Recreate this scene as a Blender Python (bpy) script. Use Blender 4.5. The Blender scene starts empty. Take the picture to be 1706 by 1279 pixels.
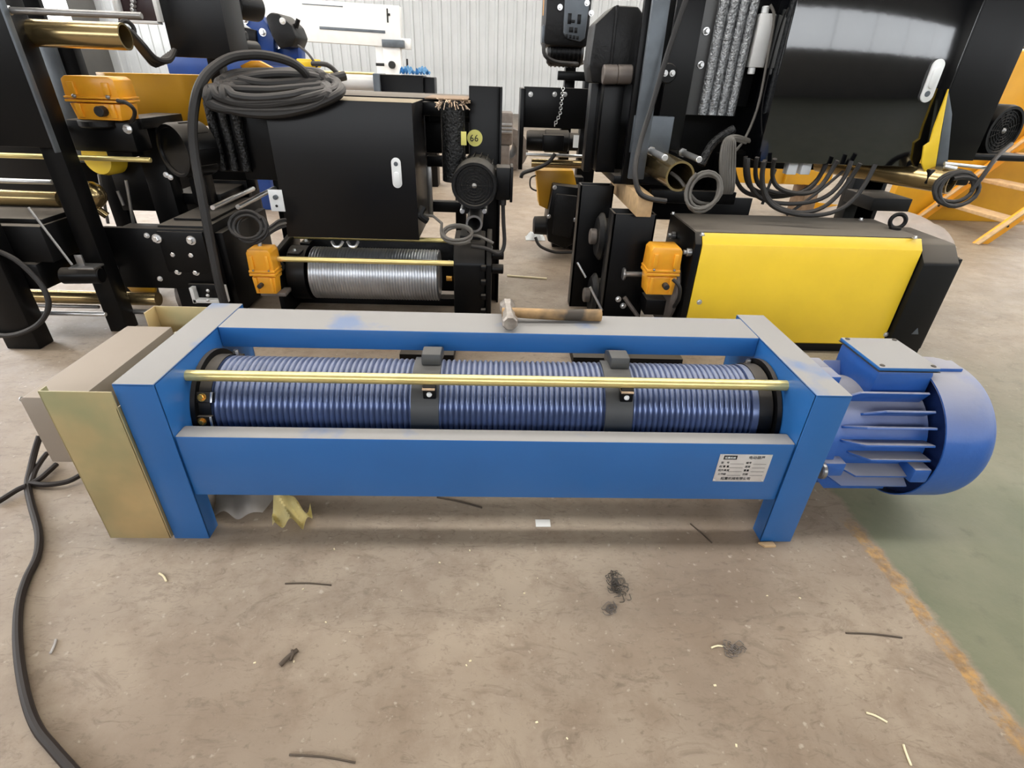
import bpy, bmesh, math, random
from mathutils import Vector, Matrix, Euler
random.seed(7)
SC = bpy.context.scene
COL = SC.collection
PI = math.pi

# ---------------------------------------------------------------- camera
CAM_LOC = Vector((1.00053, -1.20915, 1.30528))
CAM_ROT = Euler((1.03744991, -0.03356196, -0.02397062), 'XYZ')
FPX = 873.17
cd = bpy.data.cameras.new('camera')
cd.sensor_fit = 'HORIZONTAL'; cd.sensor_width = 36.0
cd.lens = FPX * 36.0 / 1706.0
cd.clip_start = 0.05; cd.clip_end = 200
cam = bpy.data.objects.new('camera', cd)
cam.location = CAM_LOC; cam.rotation_euler = CAM_ROT
COL.objects.link(cam); SC.camera = cam

# ---------------------------------------------------------------- world, light, exposure
w = bpy.data.worlds.new('world'); SC.world = w; w.use_nodes = True
w.node_tree.nodes['Background'].inputs[0].default_value = (0.80, 0.88, 1.0, 1)
w.node_tree.nodes['Background'].inputs[1].default_value = 1.0
SC.view_settings.view_transform = 'Standard'
SC.view_settings.look = 'None'
SC.view_settings.gamma = 1.0
SC.view_settings.use_curve_mapping = False
SC.view_settings.exposure = 0.12
SKYLIGHT = 13.0      # strength of the roof light panels
WINDOW = 4.5       # strength of the daylit side windows
SC.cycles.max_bounces = 8
SC.cycles.diffuse_bounces = 4
SC.cycles.glossy_bounces = 4
SC.cycles.sample_clamp_indirect = 6.0
SC.cycles.caustics_reflective = False
SC.cycles.caustics_refractive = False

def at(px, py, Y):
    """point of the plane y = Y that the survey of the photograph puts at pixel (px, py)"""
    d = CAM_ROT.to_matrix() @ Vector(((px - 853.0) / FPX, -(py - 639.5) / FPX, -1.0))
    return CAM_LOC + d * ((Y - CAM_LOC.y) / d.y)

def onfloor(px, py, z=0.0):
    d = CAM_ROT.to_matrix() @ Vector(((px - 853.0) / FPX, -(py - 639.5) / FPX, -1.0))
    return CAM_LOC + d * ((z - CAM_LOC.z) / d.z)

# ---------------------------------------------------------------- materials
MATS = {}
def lin(c):
    return tuple(((v / 255.0) / 12.92 if v / 255.0 <= 0.04045 else ((v / 255.0 + 0.055) / 1.055) ** 2.4) for v in c)

def mat(name, rgb, rough=0.5, metal=0.0, var=0.12, scale=9.0, dust=0.0, dust_rgb=(150, 143, 133), bump=0.0,
        bump_scale=60.0, emit=0.0, spec=0.5, coat=0.0, rust=None, alpha=1.0, trans=0.0, dmin=0.55):
    if name in MATS: return MATS[name]
    m = bpy.data.materials.new(name); m.use_nodes = True
    nt = m.node_tree; N = nt.nodes; L = nt.links
    b = N['Principled BSDF']
    base = lin(rgb)
    tc = N.new('ShaderNodeTexCoord')
    nz = N.new('ShaderNodeTexNoise'); nz.inputs['Scale'].default_value = scale; nz.inputs['Detail'].default_value = 5
    L.new(tc.outputs['Object'], nz.inputs['Vector'])
    mr = N.new('ShaderNodeMapRange'); mr.inputs[1].default_value = 0.3; mr.inputs[2].default_value = 0.7
    mr.inputs[3].default_value = 1 - var; mr.inputs[4].default_value = 1 + var
    L.new(nz.outputs['Fac'], mr.inputs[0])
    mx = N.new('ShaderNodeVectorMath'); mx.operation = 'MULTIPLY'
    mx.inputs[0].default_value = base
    L.new(mr.outputs[0], mx.inputs[1])
    col = mx.outputs[0]
    rsock = None
    if rust:
        n2 = N.new('ShaderNodeTexNoise'); n2.inputs['Scale'].default_value = scale * 0.45; n2.inputs['Detail'].default_value = 4
        L.new(tc.outputs['Object'], n2.inputs['Vector'])
        cr = N.new('ShaderNodeMapRange'); cr.inputs[1].default_value = 0.42; cr.inputs[2].default_value = 0.66
        L.new(n2.outputs['Fac'], cr.inputs[0])
        mm = N.new('ShaderNodeMix'); mm.data_type = 'RGBA'
        L.new(cr.outputs[0], mm.inputs[0]); L.new(col, mm.inputs[6]); mm.inputs[7].default_value = (*lin(rust), 1)
        col = mm.outputs[2]
    if dust > 0:
        g = N.new('ShaderNodeNewGeometry')
        sx = N.new('ShaderNodeSeparateXYZ'); L.new(g.outputs['Normal'], sx.inputs[0])
        m1 = N.new('ShaderNodeMapRange'); m1.inputs[1].default_value = 0.35; m1.inputs[2].default_value = 0.95
        L.new(sx.outputs['Z'], m1.inputs[0])
        n3 = N.new('ShaderNodeTexNoise'); n3.inputs['Scale'].default_value = 5.0; n3.inputs['Detail'].default_value = 6
        L.new(tc.outputs['Object'], n3.inputs['Vector'])
        m2 = N.new('ShaderNodeMapRange'); m2.inputs[1].default_value = 0.30; m2.inputs[2].default_value = 0.42
        m2.inputs[3].default_value = dust * dmin; m2.inputs[4].default_value = dust
        L.new(n3.outputs['Fac'], m2.inputs[0])
        mu = N.new('ShaderNodeMath'); mu.operation = 'MULTIPLY'
        L.new(m1.outputs[0], mu.inputs[0]); L.new(m2.outputs[0], mu.inputs[1])
        mm = N.new('ShaderNodeMix'); mm.data_type = 'RGBA'
        L.new(mu.outputs[0], mm.inputs[0]); L.new(col, mm.inputs[6]); mm.inputs[7].default_value = (*lin(dust_rgb), 1)
        col = mm.outputs[2]
        rr = N.new('ShaderNodeMapRange'); rr.inputs[3].default_value = rough; rr.inputs[4].default_value = 0.85
        L.new(mu.outputs[0], rr.inputs[0]); rsock = rr.outputs[0]
        if metal > 0:
            mt = N.new('ShaderNodeMapRange'); mt.inputs[3].default_value = metal; mt.inputs[4].default_value = 0.0
            L.new(mu.outputs[0], mt.inputs[0]); L.new(mt.outputs[0], b.inputs['Metallic'])
    L.new(col, b.inputs['Base Color'])
    if rsock: L.new(rsock, b.inputs['Roughness'])
    else: b.inputs['Roughness'].default_value = rough
    if not (dust > 0 and metal > 0): b.inputs['Metallic'].default_value = metal
    b.inputs['Specular IOR Level'].default_value = spec
    if coat: b.inputs['Coat Weight'].default_value = coat; b.inputs['Coat Roughness'].default_value = 0.08
    if trans: b.inputs['Transmission Weight'].default_value = trans
    if alpha < 1: b.inputs['Alpha'].default_value = alpha
    if bump > 0:
        nb = N.new('ShaderNodeTexNoise'); nb.inputs['Scale'].default_value = bump_scale; nb.inputs['Detail'].default_value = 3
        L.new(tc.outputs['Object'], nb.inputs['Vector'])
        bp = N.new('ShaderNodeBump'); bp.inputs['Strength'].default_value = bump; bp.inputs['Distance'].default_value = 0.01
        L.new(nb.outputs['Fac'], bp.inputs['Height']); L.new(bp.outputs[0], b.inputs['Normal'])
    if emit > 0:
        b.inputs['Emission Color'].default_value = (*base, 1); b.inputs['Emission Strength'].default_value = emit
    MATS[name] = m
    return m

BLUE = mat('blue_paint', (44, 102, 166), 0.28, 0, 0.05, 4, dust=0.97, dmin=0.5, dust_rgb=(150, 147, 143), bump=0.03, bump_scale=25)
BLUE_MOTOR = mat('blue_motor_paint', (44, 92, 168), 0.34, 0, 0.10, 6, dust=0.85, dmin=0.65, dust_rgb=(156, 152, 150), bump=0.10, bump_scale=40)
DRUM = mat('drum_blue_grey', (92, 106, 142), 0.20, 0.5, 0.12, 8, dust=0.5, dust_rgb=(150, 152, 160))
BAND = mat('black_nylon', (52, 54, 56), 0.45, 0, 0.1, 8, dust=0.35, dust_rgb=(110, 106, 100))
BLACK = mat('black_paint', (9, 9, 10), 0.36, 0, 0.12, 6, spec=0.22, dust=0.42, dust_rgb=(124, 116, 106))
BLACK_D = mat('black_paint_dusty', (11, 11, 12), 0.5, 0, 0.12, 6, spec=0.25, dust=0.9, dmin=0.8, dust_rgb=(124, 116, 106))
GLOSS = mat('black_gloss_paint', (9, 10, 13), 0.07, 0, 0.05, 4, spec=1.0, bump=0.015, bump_scale=14, dust=0.3)
SATIN = mat('black_satin_powder', (12, 12, 14), 0.36, 0, 0.06, 4, spec=0.3, dust=0.85, dust_rgb=(160, 146, 122))
CAST = mat('black_cast_iron', (15, 15, 16), 0.45, 0, 0.2, 14, spec=0.3, dust=0.35, dust_rgb=(112, 106, 96), bump=0.2, bump_scale=50)
GREYSTEEL = mat('grey_steel', (92, 98, 104), 0.42, 0.4, 0.18, 8, bump=0.05)
ZINC = mat('yellow_zinc', (204, 176, 92), 0.24, 0.9, 0.12, 7, rust=(180, 172, 120))
ROD = mat('yellow_zinc_rod', (236, 216, 146), 0.30, 0.7, 0.10, 9, bump=0.03)
SHEET = mat('yellow_zinc_sheet', (206, 182, 134), 0.42, 0.55, 0.10, 6.0, rust=(158, 162, 124), dust=0.5, dust_rgb=(176, 162, 144))
BOXGREY = mat('grey_zinc_sheet', (158, 147, 135), 0.48, 0.35, 0.06, 5, dust=0.6, dust_rgb=(150, 139, 128))
BRASS = mat('brass_tube', (178, 156, 112), 0.22, 0.9, 0.15, 5)
CHROME = mat('bright_steel', (226, 226, 226), 0.28, 0.85, 0.08, 20)
STEEL = mat('dull_steel', (150, 148, 146), 0.35, 0.8, 0.15, 14)
GROOVE = mat('grooved_steel', (212, 214, 218), 0.32, 0.85, 0.12, 10)
ORANGE = mat('orange_yellow_paint', (244, 170, 44), 0.30, 0, 0.08, 8, dust=0.15, dust_rgb=(214, 170, 90))
YELLOW = mat('yellow_paint', (252, 212, 58), 0.26, 0, 0.04, 4, dust=0.45, dust_rgb=(206, 178, 110))
OCHRE = mat('ochre_paint', (214, 158, 34), 0.4, 0, 0.10, 3, dust=0.3, dust_rgb=(176, 146, 80))
DEEPBLUE = mat('deep_blue_paint', (26, 66, 138), 0.35, 0, 0.12, 5, dust=0.3)
RUBBER = mat('black_rubber', (30, 28, 27), 0.55, 0, 0.15, 14, dust=0.35, dust_rgb=(108, 100, 94))
BROWNCORD = mat('dark_brown_cord', (34, 27, 24), 0.5, 0, 0.15, 14, spec=0.3)
GREYCORD = mat('grey_cord', (98, 94, 88), 0.5, 0, 0.12, 14)
WHITE = mat('white_paint', (226, 226, 224), 0.35, 0, 0.05, 6, dust=0.1)
WHITEP = mat('white_plastic', (240, 242, 242), 0.3, 0, 0.02, 6)
RED = mat('red_plastic', (200, 44, 58), 0.4)
WOOD = mat('pale_wood', (196, 164, 122), 0.7, 0, 0.16, 22, bump=0.08)
WOODD = mat('weathered_wood', (140, 116, 92), 0.75, 0, 0.25, 14, bump=0.1)
HANDLE = mat('worn_wood_handle', (178, 142, 94), 0.6, 0, 0.2, 16, rust=(60, 52, 44))
HAMMER = mat('worn_steel_head', (176, 168, 160), 0.42, 0.5, 0.3, 26, rust=(96, 88, 82), bump=0.2)
PLASTIC = mat('clear_plastic_sheet', (190, 186, 182), 0.35, 0, 0.1, 12, alpha=0.62)
PAPER = mat('yellow_paper', (248, 236, 176), 0.6, 0, 0.2, 12, bump=0.1, rust=(206, 186, 118))
TARP = mat('pale_tarp', (196, 186, 178), 0.5, 0, 0.15, 5, bump=0.2, bump_scale=12)
RAG = mat('pale_blue_rag', (118, 172, 212), 0.8, 0, 0.25, 30)
GREYIRON = mat('grey_iron', (112, 104, 98), 0.55, 0.4, 0.2, 16)
SILVERMESH = mat('silver_mesh', (150, 152, 154), 0.32, 0.8, 0.55, 70, bump=0.9, bump_scale=110)
DARKMESH = mat('dark_mesh', (46, 46, 46), 0.3, 0.6, 0.8, 60, bump=0.9, bump_scale=90)
STICKER = mat('yellow_sticker', (236, 228, 128), 0.6, 0, 0.03)
INK = mat('black_ink', (22, 22, 22), 0.7, 0, 0.0)
PLATE = mat('aluminium_plate', (222, 220, 219), 0.32, 0.45, 0.10, 18)
COPPER = mat('copper_wire', (216, 190, 164), 0.35, 0.6, 0.3, 40)
STRAW = mat('pale_straw', (226, 212, 176), 0.6, 0, 0.1)
DARKSTICK = mat('dark_twig', (74, 62, 50), 0.7)
DUSTCLUMP = mat('dark_swarf', (86, 80, 74), 0.5, 0.3, 0.4, 60)
BRASSBOLT = mat('brass_bolt', (236, 180, 90), 0.25, 0.9, 0.1)

# ---------------------------------------------------------------- mesh builder
class G:
    """collects shapes given in world coordinates; build() links them as ONE mesh object"""
    def __init__(self): self.bm = bmesh.new()
    def _add(self, verts, faces):
        vs = [self.bm.verts.new(v) for v in verts]
        fs = []
        for f in faces:
            try: fs.append(self.bm.faces.new([vs[i] for i in f]))
            except ValueError: pass
        return vs, fs
    def box(self, x0, x1, y0, y1, z0, z1, bev=0.004, M=None):
        x0, x1 = sorted((x0, x1)); y0, y1 = sorted((y0, y1)); z0, z1 = sorted((z0, z1))
        v = [Vector(p) for p in ((x0,y0,z0),(x1,y0,z0),(x1,y1,z0),(x0,y1,z0),(x0,y0,z1),(x1,y0,z1),(x1,y1,z1),(x0,y1,z1))]
        if M: v = [M @ p for p in v]
        vs, fs = self._add(v, ((0,3,2,1),(4,5,6,7),(0,1,5,4),(1,2,6,5),(2,3,7,6),(3,0,4,7)))
        bev = min(bev, 0.4 * min(x1 - x0, y1 - y0, z1 - z0))
        if bev > 0:
            es = list({e for f in fs for e in f.edges})
            bmesh.ops.bevel(self.bm, geom=es, offset=bev, segments=2, profile=0.5, affect='EDGES')
        return self
    def prism(self, pts, axis, a0, a1, bev=0.0):
        """polygon extruded along axis; pts are (y,z) for x, (x,z) for y, (x,y) for z"""
        def P(p, a):
            if axis == 'x': return (a, p[0], p[1])
            if axis == 'y': return (p[0], a, p[1])
            return (p[0], p[1], a)
        n = len(pts)
        v = [P(p, a0) for p in pts] + [P(p, a1) for p in pts]
        f = [list(range(n - 1, -1, -1)), list(range(n, 2 * n))]
        f += [(i, (i + 1) % n, n + (i + 1) % n, n + i) for i in range(n)]
        vs, fs = self._add(v, f)
        bmesh.ops.recalc_face_normals(self.bm, faces=fs)
        if bev > 0:
            es = list({e for f in fs for e in f.edges})
            bmesh.ops.bevel(self.bm, geom=es, offset=bev, segments=2, profile=0.5, affect='EDGES')
        return self
    def lathe(self, prof, origin, axis, seg=32, closed=False):
        """prof: list of (t along axis, radius)"""
        o = Vector(origin); a = Vector(axis).normalized()
        u = a.orthogonal().normalized(); w_ = a.cross(u)
        rings = []; verts = []
        for t, r in prof:
            if r < 1e-5:
                rings.append([len(verts)]); verts.append(o + a * t)
            else:
                rings.append(list(range(len(verts), len(verts) + seg)))
                for k in range(seg):
                    an = 2 * PI * k / seg
                    verts.append(o + a * t + (u * math.cos(an) + w_ * math.sin(an)) * r)
        faces = []
        pairs = list(zip(rings, rings[1:]))
        if closed: pairs.append((rings[-1], rings[0]))
        for A, B in pairs:
            for k in range(seg):
                k2 = (k + 1) % seg
                if len(A) == 1 and len(B) == 1: continue
                if len(A) == 1: faces.append((A[0], B[k2], B[k]))
                elif len(B) == 1: faces.append((A[k], A[k2], B[0]))
                else: faces.append((A[k], A[k2], B[k2], B[k]))
        vs, fs = self._add(verts, faces)
        bmesh.ops.recalc_face_normals(self.bm, faces=fs)
        return self
    def cyl(self, p0, p1, r, seg=16, ch=0.0):
        p0 = Vector(p0); p1 = Vector(p1); l = (p1 - p0).length
        c = min(ch, r * 0.5, l * 0.3)
        pr = [(0, 0), (0, r - c), (c, r), (l - c, r), (l, r - c), (l, 0)] if c > 0 else [(0, 0), (0, r), (l, r), (l, 0)]
        return self.lathe(pr, p0, p1 - p0, seg)
    def tube(self, p0, p1, r, ri, seg=28):
        p0 = Vector(p0); p1 = Vector(p1); l = (p1 - p0).length
        return self.lathe([(0, ri), (0, r), (l, r), (l, ri)], p0, p1 - p0, seg, closed=True)
    def torus(self, c, axis, R, r, seg=28, rs=8):
        return self.lathe([(r * math.sin(2 * PI * k / rs), R + r * math.cos(2 * PI * k / rs)) for k in range(rs)], c, axis, seg, closed=True)
    def hexbolt(self, p, axis, r, h):
        p = Vector(p); a = Vector(axis).normalized()
        self.cyl(p, p + a * h * 0.25, r * 1.45, 16)
        self.lathe([(0, 0), (0, r), (h * 0.85, r), (h, r * 0.82), (h, 0)], p, a, 6)
        return self
    def dome(self, p, axis, r, h, seg=12):
        return self.lathe([(0, 0), (0, r), (h * 0.5, r * 0.86), (h * 0.85, r * 0.5), (h, 0)], p, axis, seg)
    def sphere(self, c, r, seg=12):
        n = 8
        return self.lathe([(-r * math.cos(PI * k / n), r * math.sin(PI * k / n)) for k in range(n + 1)], c, (0, 0, 1), seg)
    def sweep(self, pts, r, seg=8, smooth=4, cap=True):
        pts = [Vector(p) for p in pts]
        if smooth > 1 and len(pts) > 2:
            out = []
            for i in range(len(pts) - 1):
                p0 = pts[max(i - 1, 0)]; p1 = pts[i]; p2 = pts[i + 1]; p3 = pts[min(i + 2, len(pts) - 1)]
                for k in range(smooth):
                    t = k / smooth
                    out.append(0.5 * ((2 * p1) + (p2 - p0) * t + (2 * p0 - 5 * p1 + 4 * p2 - p3) * t * t + (3 * p1 - p0 - 3 * p2 + p3) * t ** 3))
            out.append(pts[-1]); pts = out
        n = len(pts); verts = []; faces = []
        tang = [(pts[min(i + 1, n - 1)] - pts[max(i - 1, 0)]).normalized() for i in range(n)]
        u = tang[0].orthogonal().normalized()
        for i in range(n):
            u = (u - tang[i] * u.dot(tang[i]))
            u = u.normalized() if u.length > 1e-6 else tang[i].orthogonal().normalized()
            w_ = tang[i].cross(u)
            rr = r(i / (n - 1)) if callable(r) else r
            for k in range(seg):
                an = 2 * PI * k / seg
                verts.append(pts[i] + (u * math.cos(an) + w_ * math.sin(an)) * rr)
        for i in range(n - 1):
            for k in range(seg):
                k2 = (k + 1) % seg
                faces.append((i * seg + k, i * seg + k2, (i + 1) * seg + k2, (i + 1) * seg + k))
        if cap:
            faces.append(list(range(seg - 1, -1, -1))); faces.append(list(range((n - 1) * seg, n * seg)))
        self._add(verts, faces)
        return self
    def grid(self, fn, nu, nv, thick=0.0):
        """surface fn(u,v), u,v in 0..1, optionally given a thickness"""
        v = [Vector(fn(i / nu, j / nv)) for j in range(nv + 1) for i in range(nu + 1)]
        f = [(j * (nu + 1) + i, j * (nu + 1) + i + 1, (j + 1) * (nu + 1) + i + 1, (j + 1) * (nu + 1) + i) for j in range(nv) for i in range(nu)]
        vs, fs = self._add(v, f)
        if thick: bmesh.ops.solidify(self.bm, geom=fs, thickness=thick)
        return self
    def build(self, name, material, parent=None, sharp=0.6):
        bm = self.bm
        off = worldloc(parent) if parent else Vector((0, 0, 0))
        if off.length > 0: bmesh.ops.translate(bm, verts=bm.verts, vec=-off)
        for f in bm.faces: f.smooth = True
        for e in bm.edges:
            if len(e.link_faces) == 2 and e.calc_face_angle(0) > sharp: e.smooth = False
        me = bpy.data.meshes.new(name); bm.to_mesh(me); bm.free()
        me.materials.append(material)
        o = bpy.data.objects.new(name, me); COL.objects.link(o)
        if parent: o.parent = parent
        return o

def worldloc(o):
    v = Vector((0, 0, 0))
    while o: v = v + o.location; o = o.parent
    return v

def thing(name, label, cat, loc, group=None):
    o = bpy.data.objects.new(name, None); o.empty_display_size = 0.1
    o.location = loc; COL.objects.link(o)
    o['label'] = label; o['category'] = cat
    if group: o['group'] = group
    return o

def tag(o, label, cat, group=None):
    o['label'] = label; o['category'] = cat
    if group: o['group'] = group
    # origin to the base of the thing
    me = o.data; zs = [v.co for v in me.vertices]
    c = Vector((sum(v.x for v in zs) / len(zs), sum(v.y for v in zs) / len(zs), min(v.z for v in zs)))
    me.transform(Matrix.Translation(-c)); o.location = c
    return o

def struct(o): o['kind'] = 'structure'; return o

def dup(root, loc, label=None):
    r = root.copy(); COL.objects.link(r); r.location = loc
    if label: r['label'] = label
    for ch in list(root.children):
        c = ch.copy(); COL.objects.link(c); c.parent = r
        for g in ch.children:
            d = g.copy(); COL.objects.link(d); d.parent = c
    return r

def lettering(name, lines, material, parent, M):
    """lines: (text, x, y, size); flat lettering made into one mesh, M puts the text plane into the world"""
    g = bmesh.new()
    for s, x, y, size in lines:
        cu = bpy.data.curves.new('t', 'FONT'); cu.body = s; cu.size = size; cu.extrude = 0.0004
        cu.resolution_u = 2
        o = bpy.data.objects.new('t', cu); COL.objects.link(o)
        dg = bpy.context.evaluated_depsgraph_get()
        me = bpy.data.meshes.new_from_object(o.evaluated_get(dg))
        me.transform(Matrix.Translation((x, y, 0)))
        g.from_mesh(me)
        bpy.data.objects.remove(o); bpy.data.curves.remove(cu); bpy.data.meshes.remove(me)
    bmesh.ops.transform(g, matrix=M, verts=g.verts)
    b = G(); b.bm.free(); b.bm = g
    return b.build(name, material, parent)

def pxbox(u0, v0, u1, v1, Y, depth, bev=0.004):
    """box whose front face lies in the plane y = Y"""
    vm = (v0 + v1) / 2; um = (u0 + u1) / 2
    return (at(u0, vm, Y).x, at(u1, vm, Y).x, Y, Y + depth, at(um, v1, Y).z, at(um, v0, Y).z, bev)

# ---------------------------------------------------------------- setting
def floor_material():
    m = bpy.data.materials.new('workshop_floor'); m.use_nodes = True
    nt = m.node_tree; N = nt.nodes; L = nt.links; b = N['Principled BSDF']
    tc = N.new('ShaderNodeTexCoord'); P = tc.outputs['Object']
    def noise(scale, detail=6, rough=0.6, vec=None, dist=0.0):
        n = N.new('ShaderNodeTexNoise'); n.inputs['Scale'].default_value = scale; n.inputs['Detail'].default_value = detail
        n.inputs['Roughness'].default_value = rough; n.inputs['Distortion'].default_value = dist
        L.new(vec or P, n.inputs['Vector']); return n.outputs['Fac']
    def mrange(s, a, b_, c=0.0, d=1.0):
        r = N.new('ShaderNodeMapRange'); r.inputs[1].default_value = a; r.inputs[2].default_value = b_
        r.inputs[3].default_value = c; r.inputs[4].default_value = d; L.new(s, r.inputs[0]); return r.outputs[0]
    def mix(f, a, c):
        x = N.new('ShaderNodeMix'); x.data_type = 'RGBA'
        L.new(f, x.inputs[0])
        if isinstance(a, tuple): x.inputs[6].default_value = (*lin(a), 1)
        else: L.new(a, x.inputs[6])
        if isinstance(c, tuple): x.inputs[7].default_value = (*lin(c), 1)
        else: L.new(c, x.inputs[7])
        return x.outputs[2]
    def math_(op, a, c):
        x = N.new('ShaderNodeMath'); x.operation = op
        for i, s in enumerate((a, c)):
            if isinstance(s, (int, float)): x.inputs[i].default_value = s
            else: L.new(s, x.inputs[i])
        return x.outputs[0]
    sep = N.new('ShaderNodeSeparateXYZ'); L.new(P, sep.inputs[0]); X = sep.outputs[0]; Y = sep.outputs[1]
    mp = N.new('ShaderNodeMapping'); mp.inputs['Scale'].default_value = (1.0, 2.2, 1.0); mp.inputs['Rotation'].default_value = (0, 0, 0.25)
    L.new(P, mp.inputs[0])
    big = mrange(noise(1.4, 5), 0.3, 0.7)
    c = mix(big, (130, 115, 99), (156, 140, 121))
    c = mix(mrange(noise(0.9, 4, 0.6, None, 0.6), 0.50, 0.70, 0, 0.65), c, (118, 100, 83))
    c = mix(mrange(noise(7, 8, 0.7), 0.46, 0.68, 0, 0.7), c, (120, 102, 84))
    c = mix(mrange(noise(16, 8, 0.72, mp.outputs[0], 1.6), 0.55, 0.70, 0, 0.60), c, (92, 76, 60))
    c = mix(mrange(noise(3.2, 9, 0.75, mp.outputs[0], 2.2), 0.54, 0.66, 0, 0.55), c, (104, 88, 72))
    c = mix(mrange(noise(46, 4, 0.6), 0.60, 0.74, 0, 0.5), c, (92, 78, 64))
    c = mix(mrange(noise(38, 3, 0.5), 0.66, 0.74, 0, 0.5), c, (188, 176, 158))
    # oil stain
    # green paint and its worn yellow edge line
    wob = math_('MULTIPLY', math_('SUBTRACT', noise(11, 7, 0.7), 0.5), 0.085)
    xw = math_('ADD', X, wob)
    green = mix(mrange(noise(2.2, 6), 0.35, 0.7), (96, 101, 76), (124, 122, 98))
    green = mix(mrange(noise(12, 6), 0.58, 0.75, 0, 0.5), green, (84, 84, 68))
    gm = mrange(xw, 2.275, 2.30)
    fade = mrange(math_('ADD', Y, math_('MULTIPLY', math_('SUBTRACT', noise(1.5, 4), 0.5), 1.2)), 0.2, 1.7, 1.0, 0.0)
    gm = math_('MULTIPLY', gm, math_('ADD', math_('MULTIPLY', fade, 0.85), 0.10))
    c = mix(gm, c, green)
    ln = math_('MULTIPLY', mrange(xw, 2.225, 2.235), mrange(xw, 2.272, 2.285, 1.0, 0.0))
    ln = math_('MULTIPLY', ln, mrange(noise(17, 8, 0.75), 0.38, 0.56, 0.05, 0.9))
    ln = math_('MULTIPLY', ln, mrange(Y, 0.02, 0.12, 1.0, 0.0))
    c = mix(ln, c, mix(mrange(noise(30, 5), 0.4, 0.6), (176, 134, 72), (128, 98, 60)))
    L.new(c, b.inputs['Base Color'])
    L.new(mrange(noise(6, 5), 0.3, 0.7, 0.40, 0.58), b.inputs['Roughness'])
    bp = N.new('ShaderNodeBump'); bp.inputs['Strength'].default_value = 0.15; bp.inputs['Distance'].default_value = 0.006
    L.new(noise(18, 8, 0.7), bp.inputs['Height']); L.new(bp.outputs[0], b.inputs['Normal'])
    return m

XL, XR, YF, YB, H = -13.0, 19.0, -9.0, 21.5, 7.5
struct(G().box(XL, XR, YF, YB, -0.2, 0.0, 0).build('floor', floor_material()))
WALLM = mat('white_metal_cladding', (196, 198, 198), 0.45, 0.1, 0.06, 1.2)
WALLG = mat('grey_plaster', (150, 146, 140), 0.7, 0, 0.08, 1.0)
back = struct(G().box(XL, XR, YB, YB + 0.2, 0, H, 0).build('wall_back', WALLG))
# profiled cladding sheets of the back wall, one object each, sharing one mesh
def clad_mesh():
    g = G(); pts = []; wdt = 1.0; n = 3
    for k in range(n):
        x = k * wdt / n
        pts += [(x, 0), (x + 0.20, 0), (x + 0.225, -0.035), (x + 0.305, -0.035)]
    pts.append((wdt - 0.004, 0))
    poly = pts + [(wdt - 0.004, 0.012), (0, 0.012)]
    g.prism(poly, 'z', 0.0, H)
    return g
first = None
for k in range(int(XR - XL)):
    if first is None:
        first = clad_mesh().build('wall_panel', WALLM, back)
        o = first
    else:
        o = first.copy(); COL.objects.link(o)
    o.location = (XL + k, YB - 0.02, 0); o.parent = back
struct(G().box(XL - 0.2, XL, YF, YB, 0, H, 0).build('wall_left', WALLG))
struct(G().box(XR, XR + 0.2, YF, YB, 0, H, 0).build('wall_right', WALLG))
struct(G().box(XL, XR, YF - 0.2, YF, 0, H, 0).build('wall_front', WALLG))
ceil = struct(G().box(XL, XR, YF, YB, H, H + 0.15, 0).build('ceiling', WALLG))
SKY = mat('skylight_glow', (255, 252, 246), 0.5, emit=SKYLIGHT, var=0)
WIN = mat('daylit_window', (246, 250, 255), 0.5, emit=WINDOW, var=0)
WINL = mat('bright_side_window', (250, 252, 255), 0.5, emit=WINDOW * 1.8, var=0)
nwin = 0
def skylight(x0, x1, y0, y1):
    global nwin; nwin += 1
    o = struct(G().box(x0, x1, y0, y1, H - 0.06, H - 0.005, 0).build('window_%d' % nwin, SKY))
for yy in (0.62, 5.5, 10.0, 14.5):
    for k in range(6):
        skylight(XL + 1.1 + k * 5.0, XL + 5.9 + k * 5.0, yy - 0.4, yy + 0.4)
def sidewin(x0, x1, y0, y1, z0, z1, m=None):
    global nwin; nwin += 1
    fr = struct(G().box(x0, x1, y0, y1, z0, z1, 0).build('window_%d' % nwin, m or WIN))
for k in range(10):
    sidewin(XL + 1 + k * 3.0, XL + 3.95 + k * 3.0, YF + 0.002, YF + 0.03, 2.72, 4.9)
for k in range(5):
    sidewin(XL + 0.002, XL + 0.03, YF + 3 + k * 5.5, YF + 7 + k * 5.5, 2.2, 5.4, WINL)
    sidewin(XR - 0.03, XR - 0.002, YF + 3 + k * 5.5, YF + 7 + k * 5.5, 2.2, 5.4)
# ---------------------------------------------------------------- blue rope hoist in front
FH = 0.5713; FD = 0.567; WL = 0.108; WR = 0.1025; LX = 2.0
bh = thing('rope_hoist', 'long blue rope hoist in a welded frame lying on the floor in front', 'hoist', (1.0, 0.28, 0.0))
for side in (0, 1):
    xa, xb = ((0.0, WL), (LX - WR, LX))[side]
    xi = xb if side == 0 else xa          # inner side, where the web stands
    s = -1 if side == 0 else 1
    g = G()
    t = 0.009
    g.box(xa, xb, 0, FD, FH - t, FH, 0.004)                       # top flange
    g.box(xa, xb, 0, t, 0, FH - 0.001, 0.003)                     # front flange
    g.box(xa, xb, FD - t, FD, 0, FH - 0.001, 0.003)               # rear flange
    w0, w1 = sorted((xi, xi + s * t))
    g.prism([(0.002, 0), (0.06, 0), (0.06, 0.178), (0.10, 0.20), (FD - 0.10, 0.20), (FD - 0.06, 0.178), (FD - 0.06, 0), (FD - 0.002, 0), (FD - 0.002, FH - 0.002), (0.002, FH - 0.002)], 'x', w0, w1)
    g.build('end_frame', BLUE, bh)
g = G(); g.box(WL, LX - WR, 0.0066, 0.063, 0.178, 0.397, 0.006); g.build('front_beam', BLUE, bh)
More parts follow.
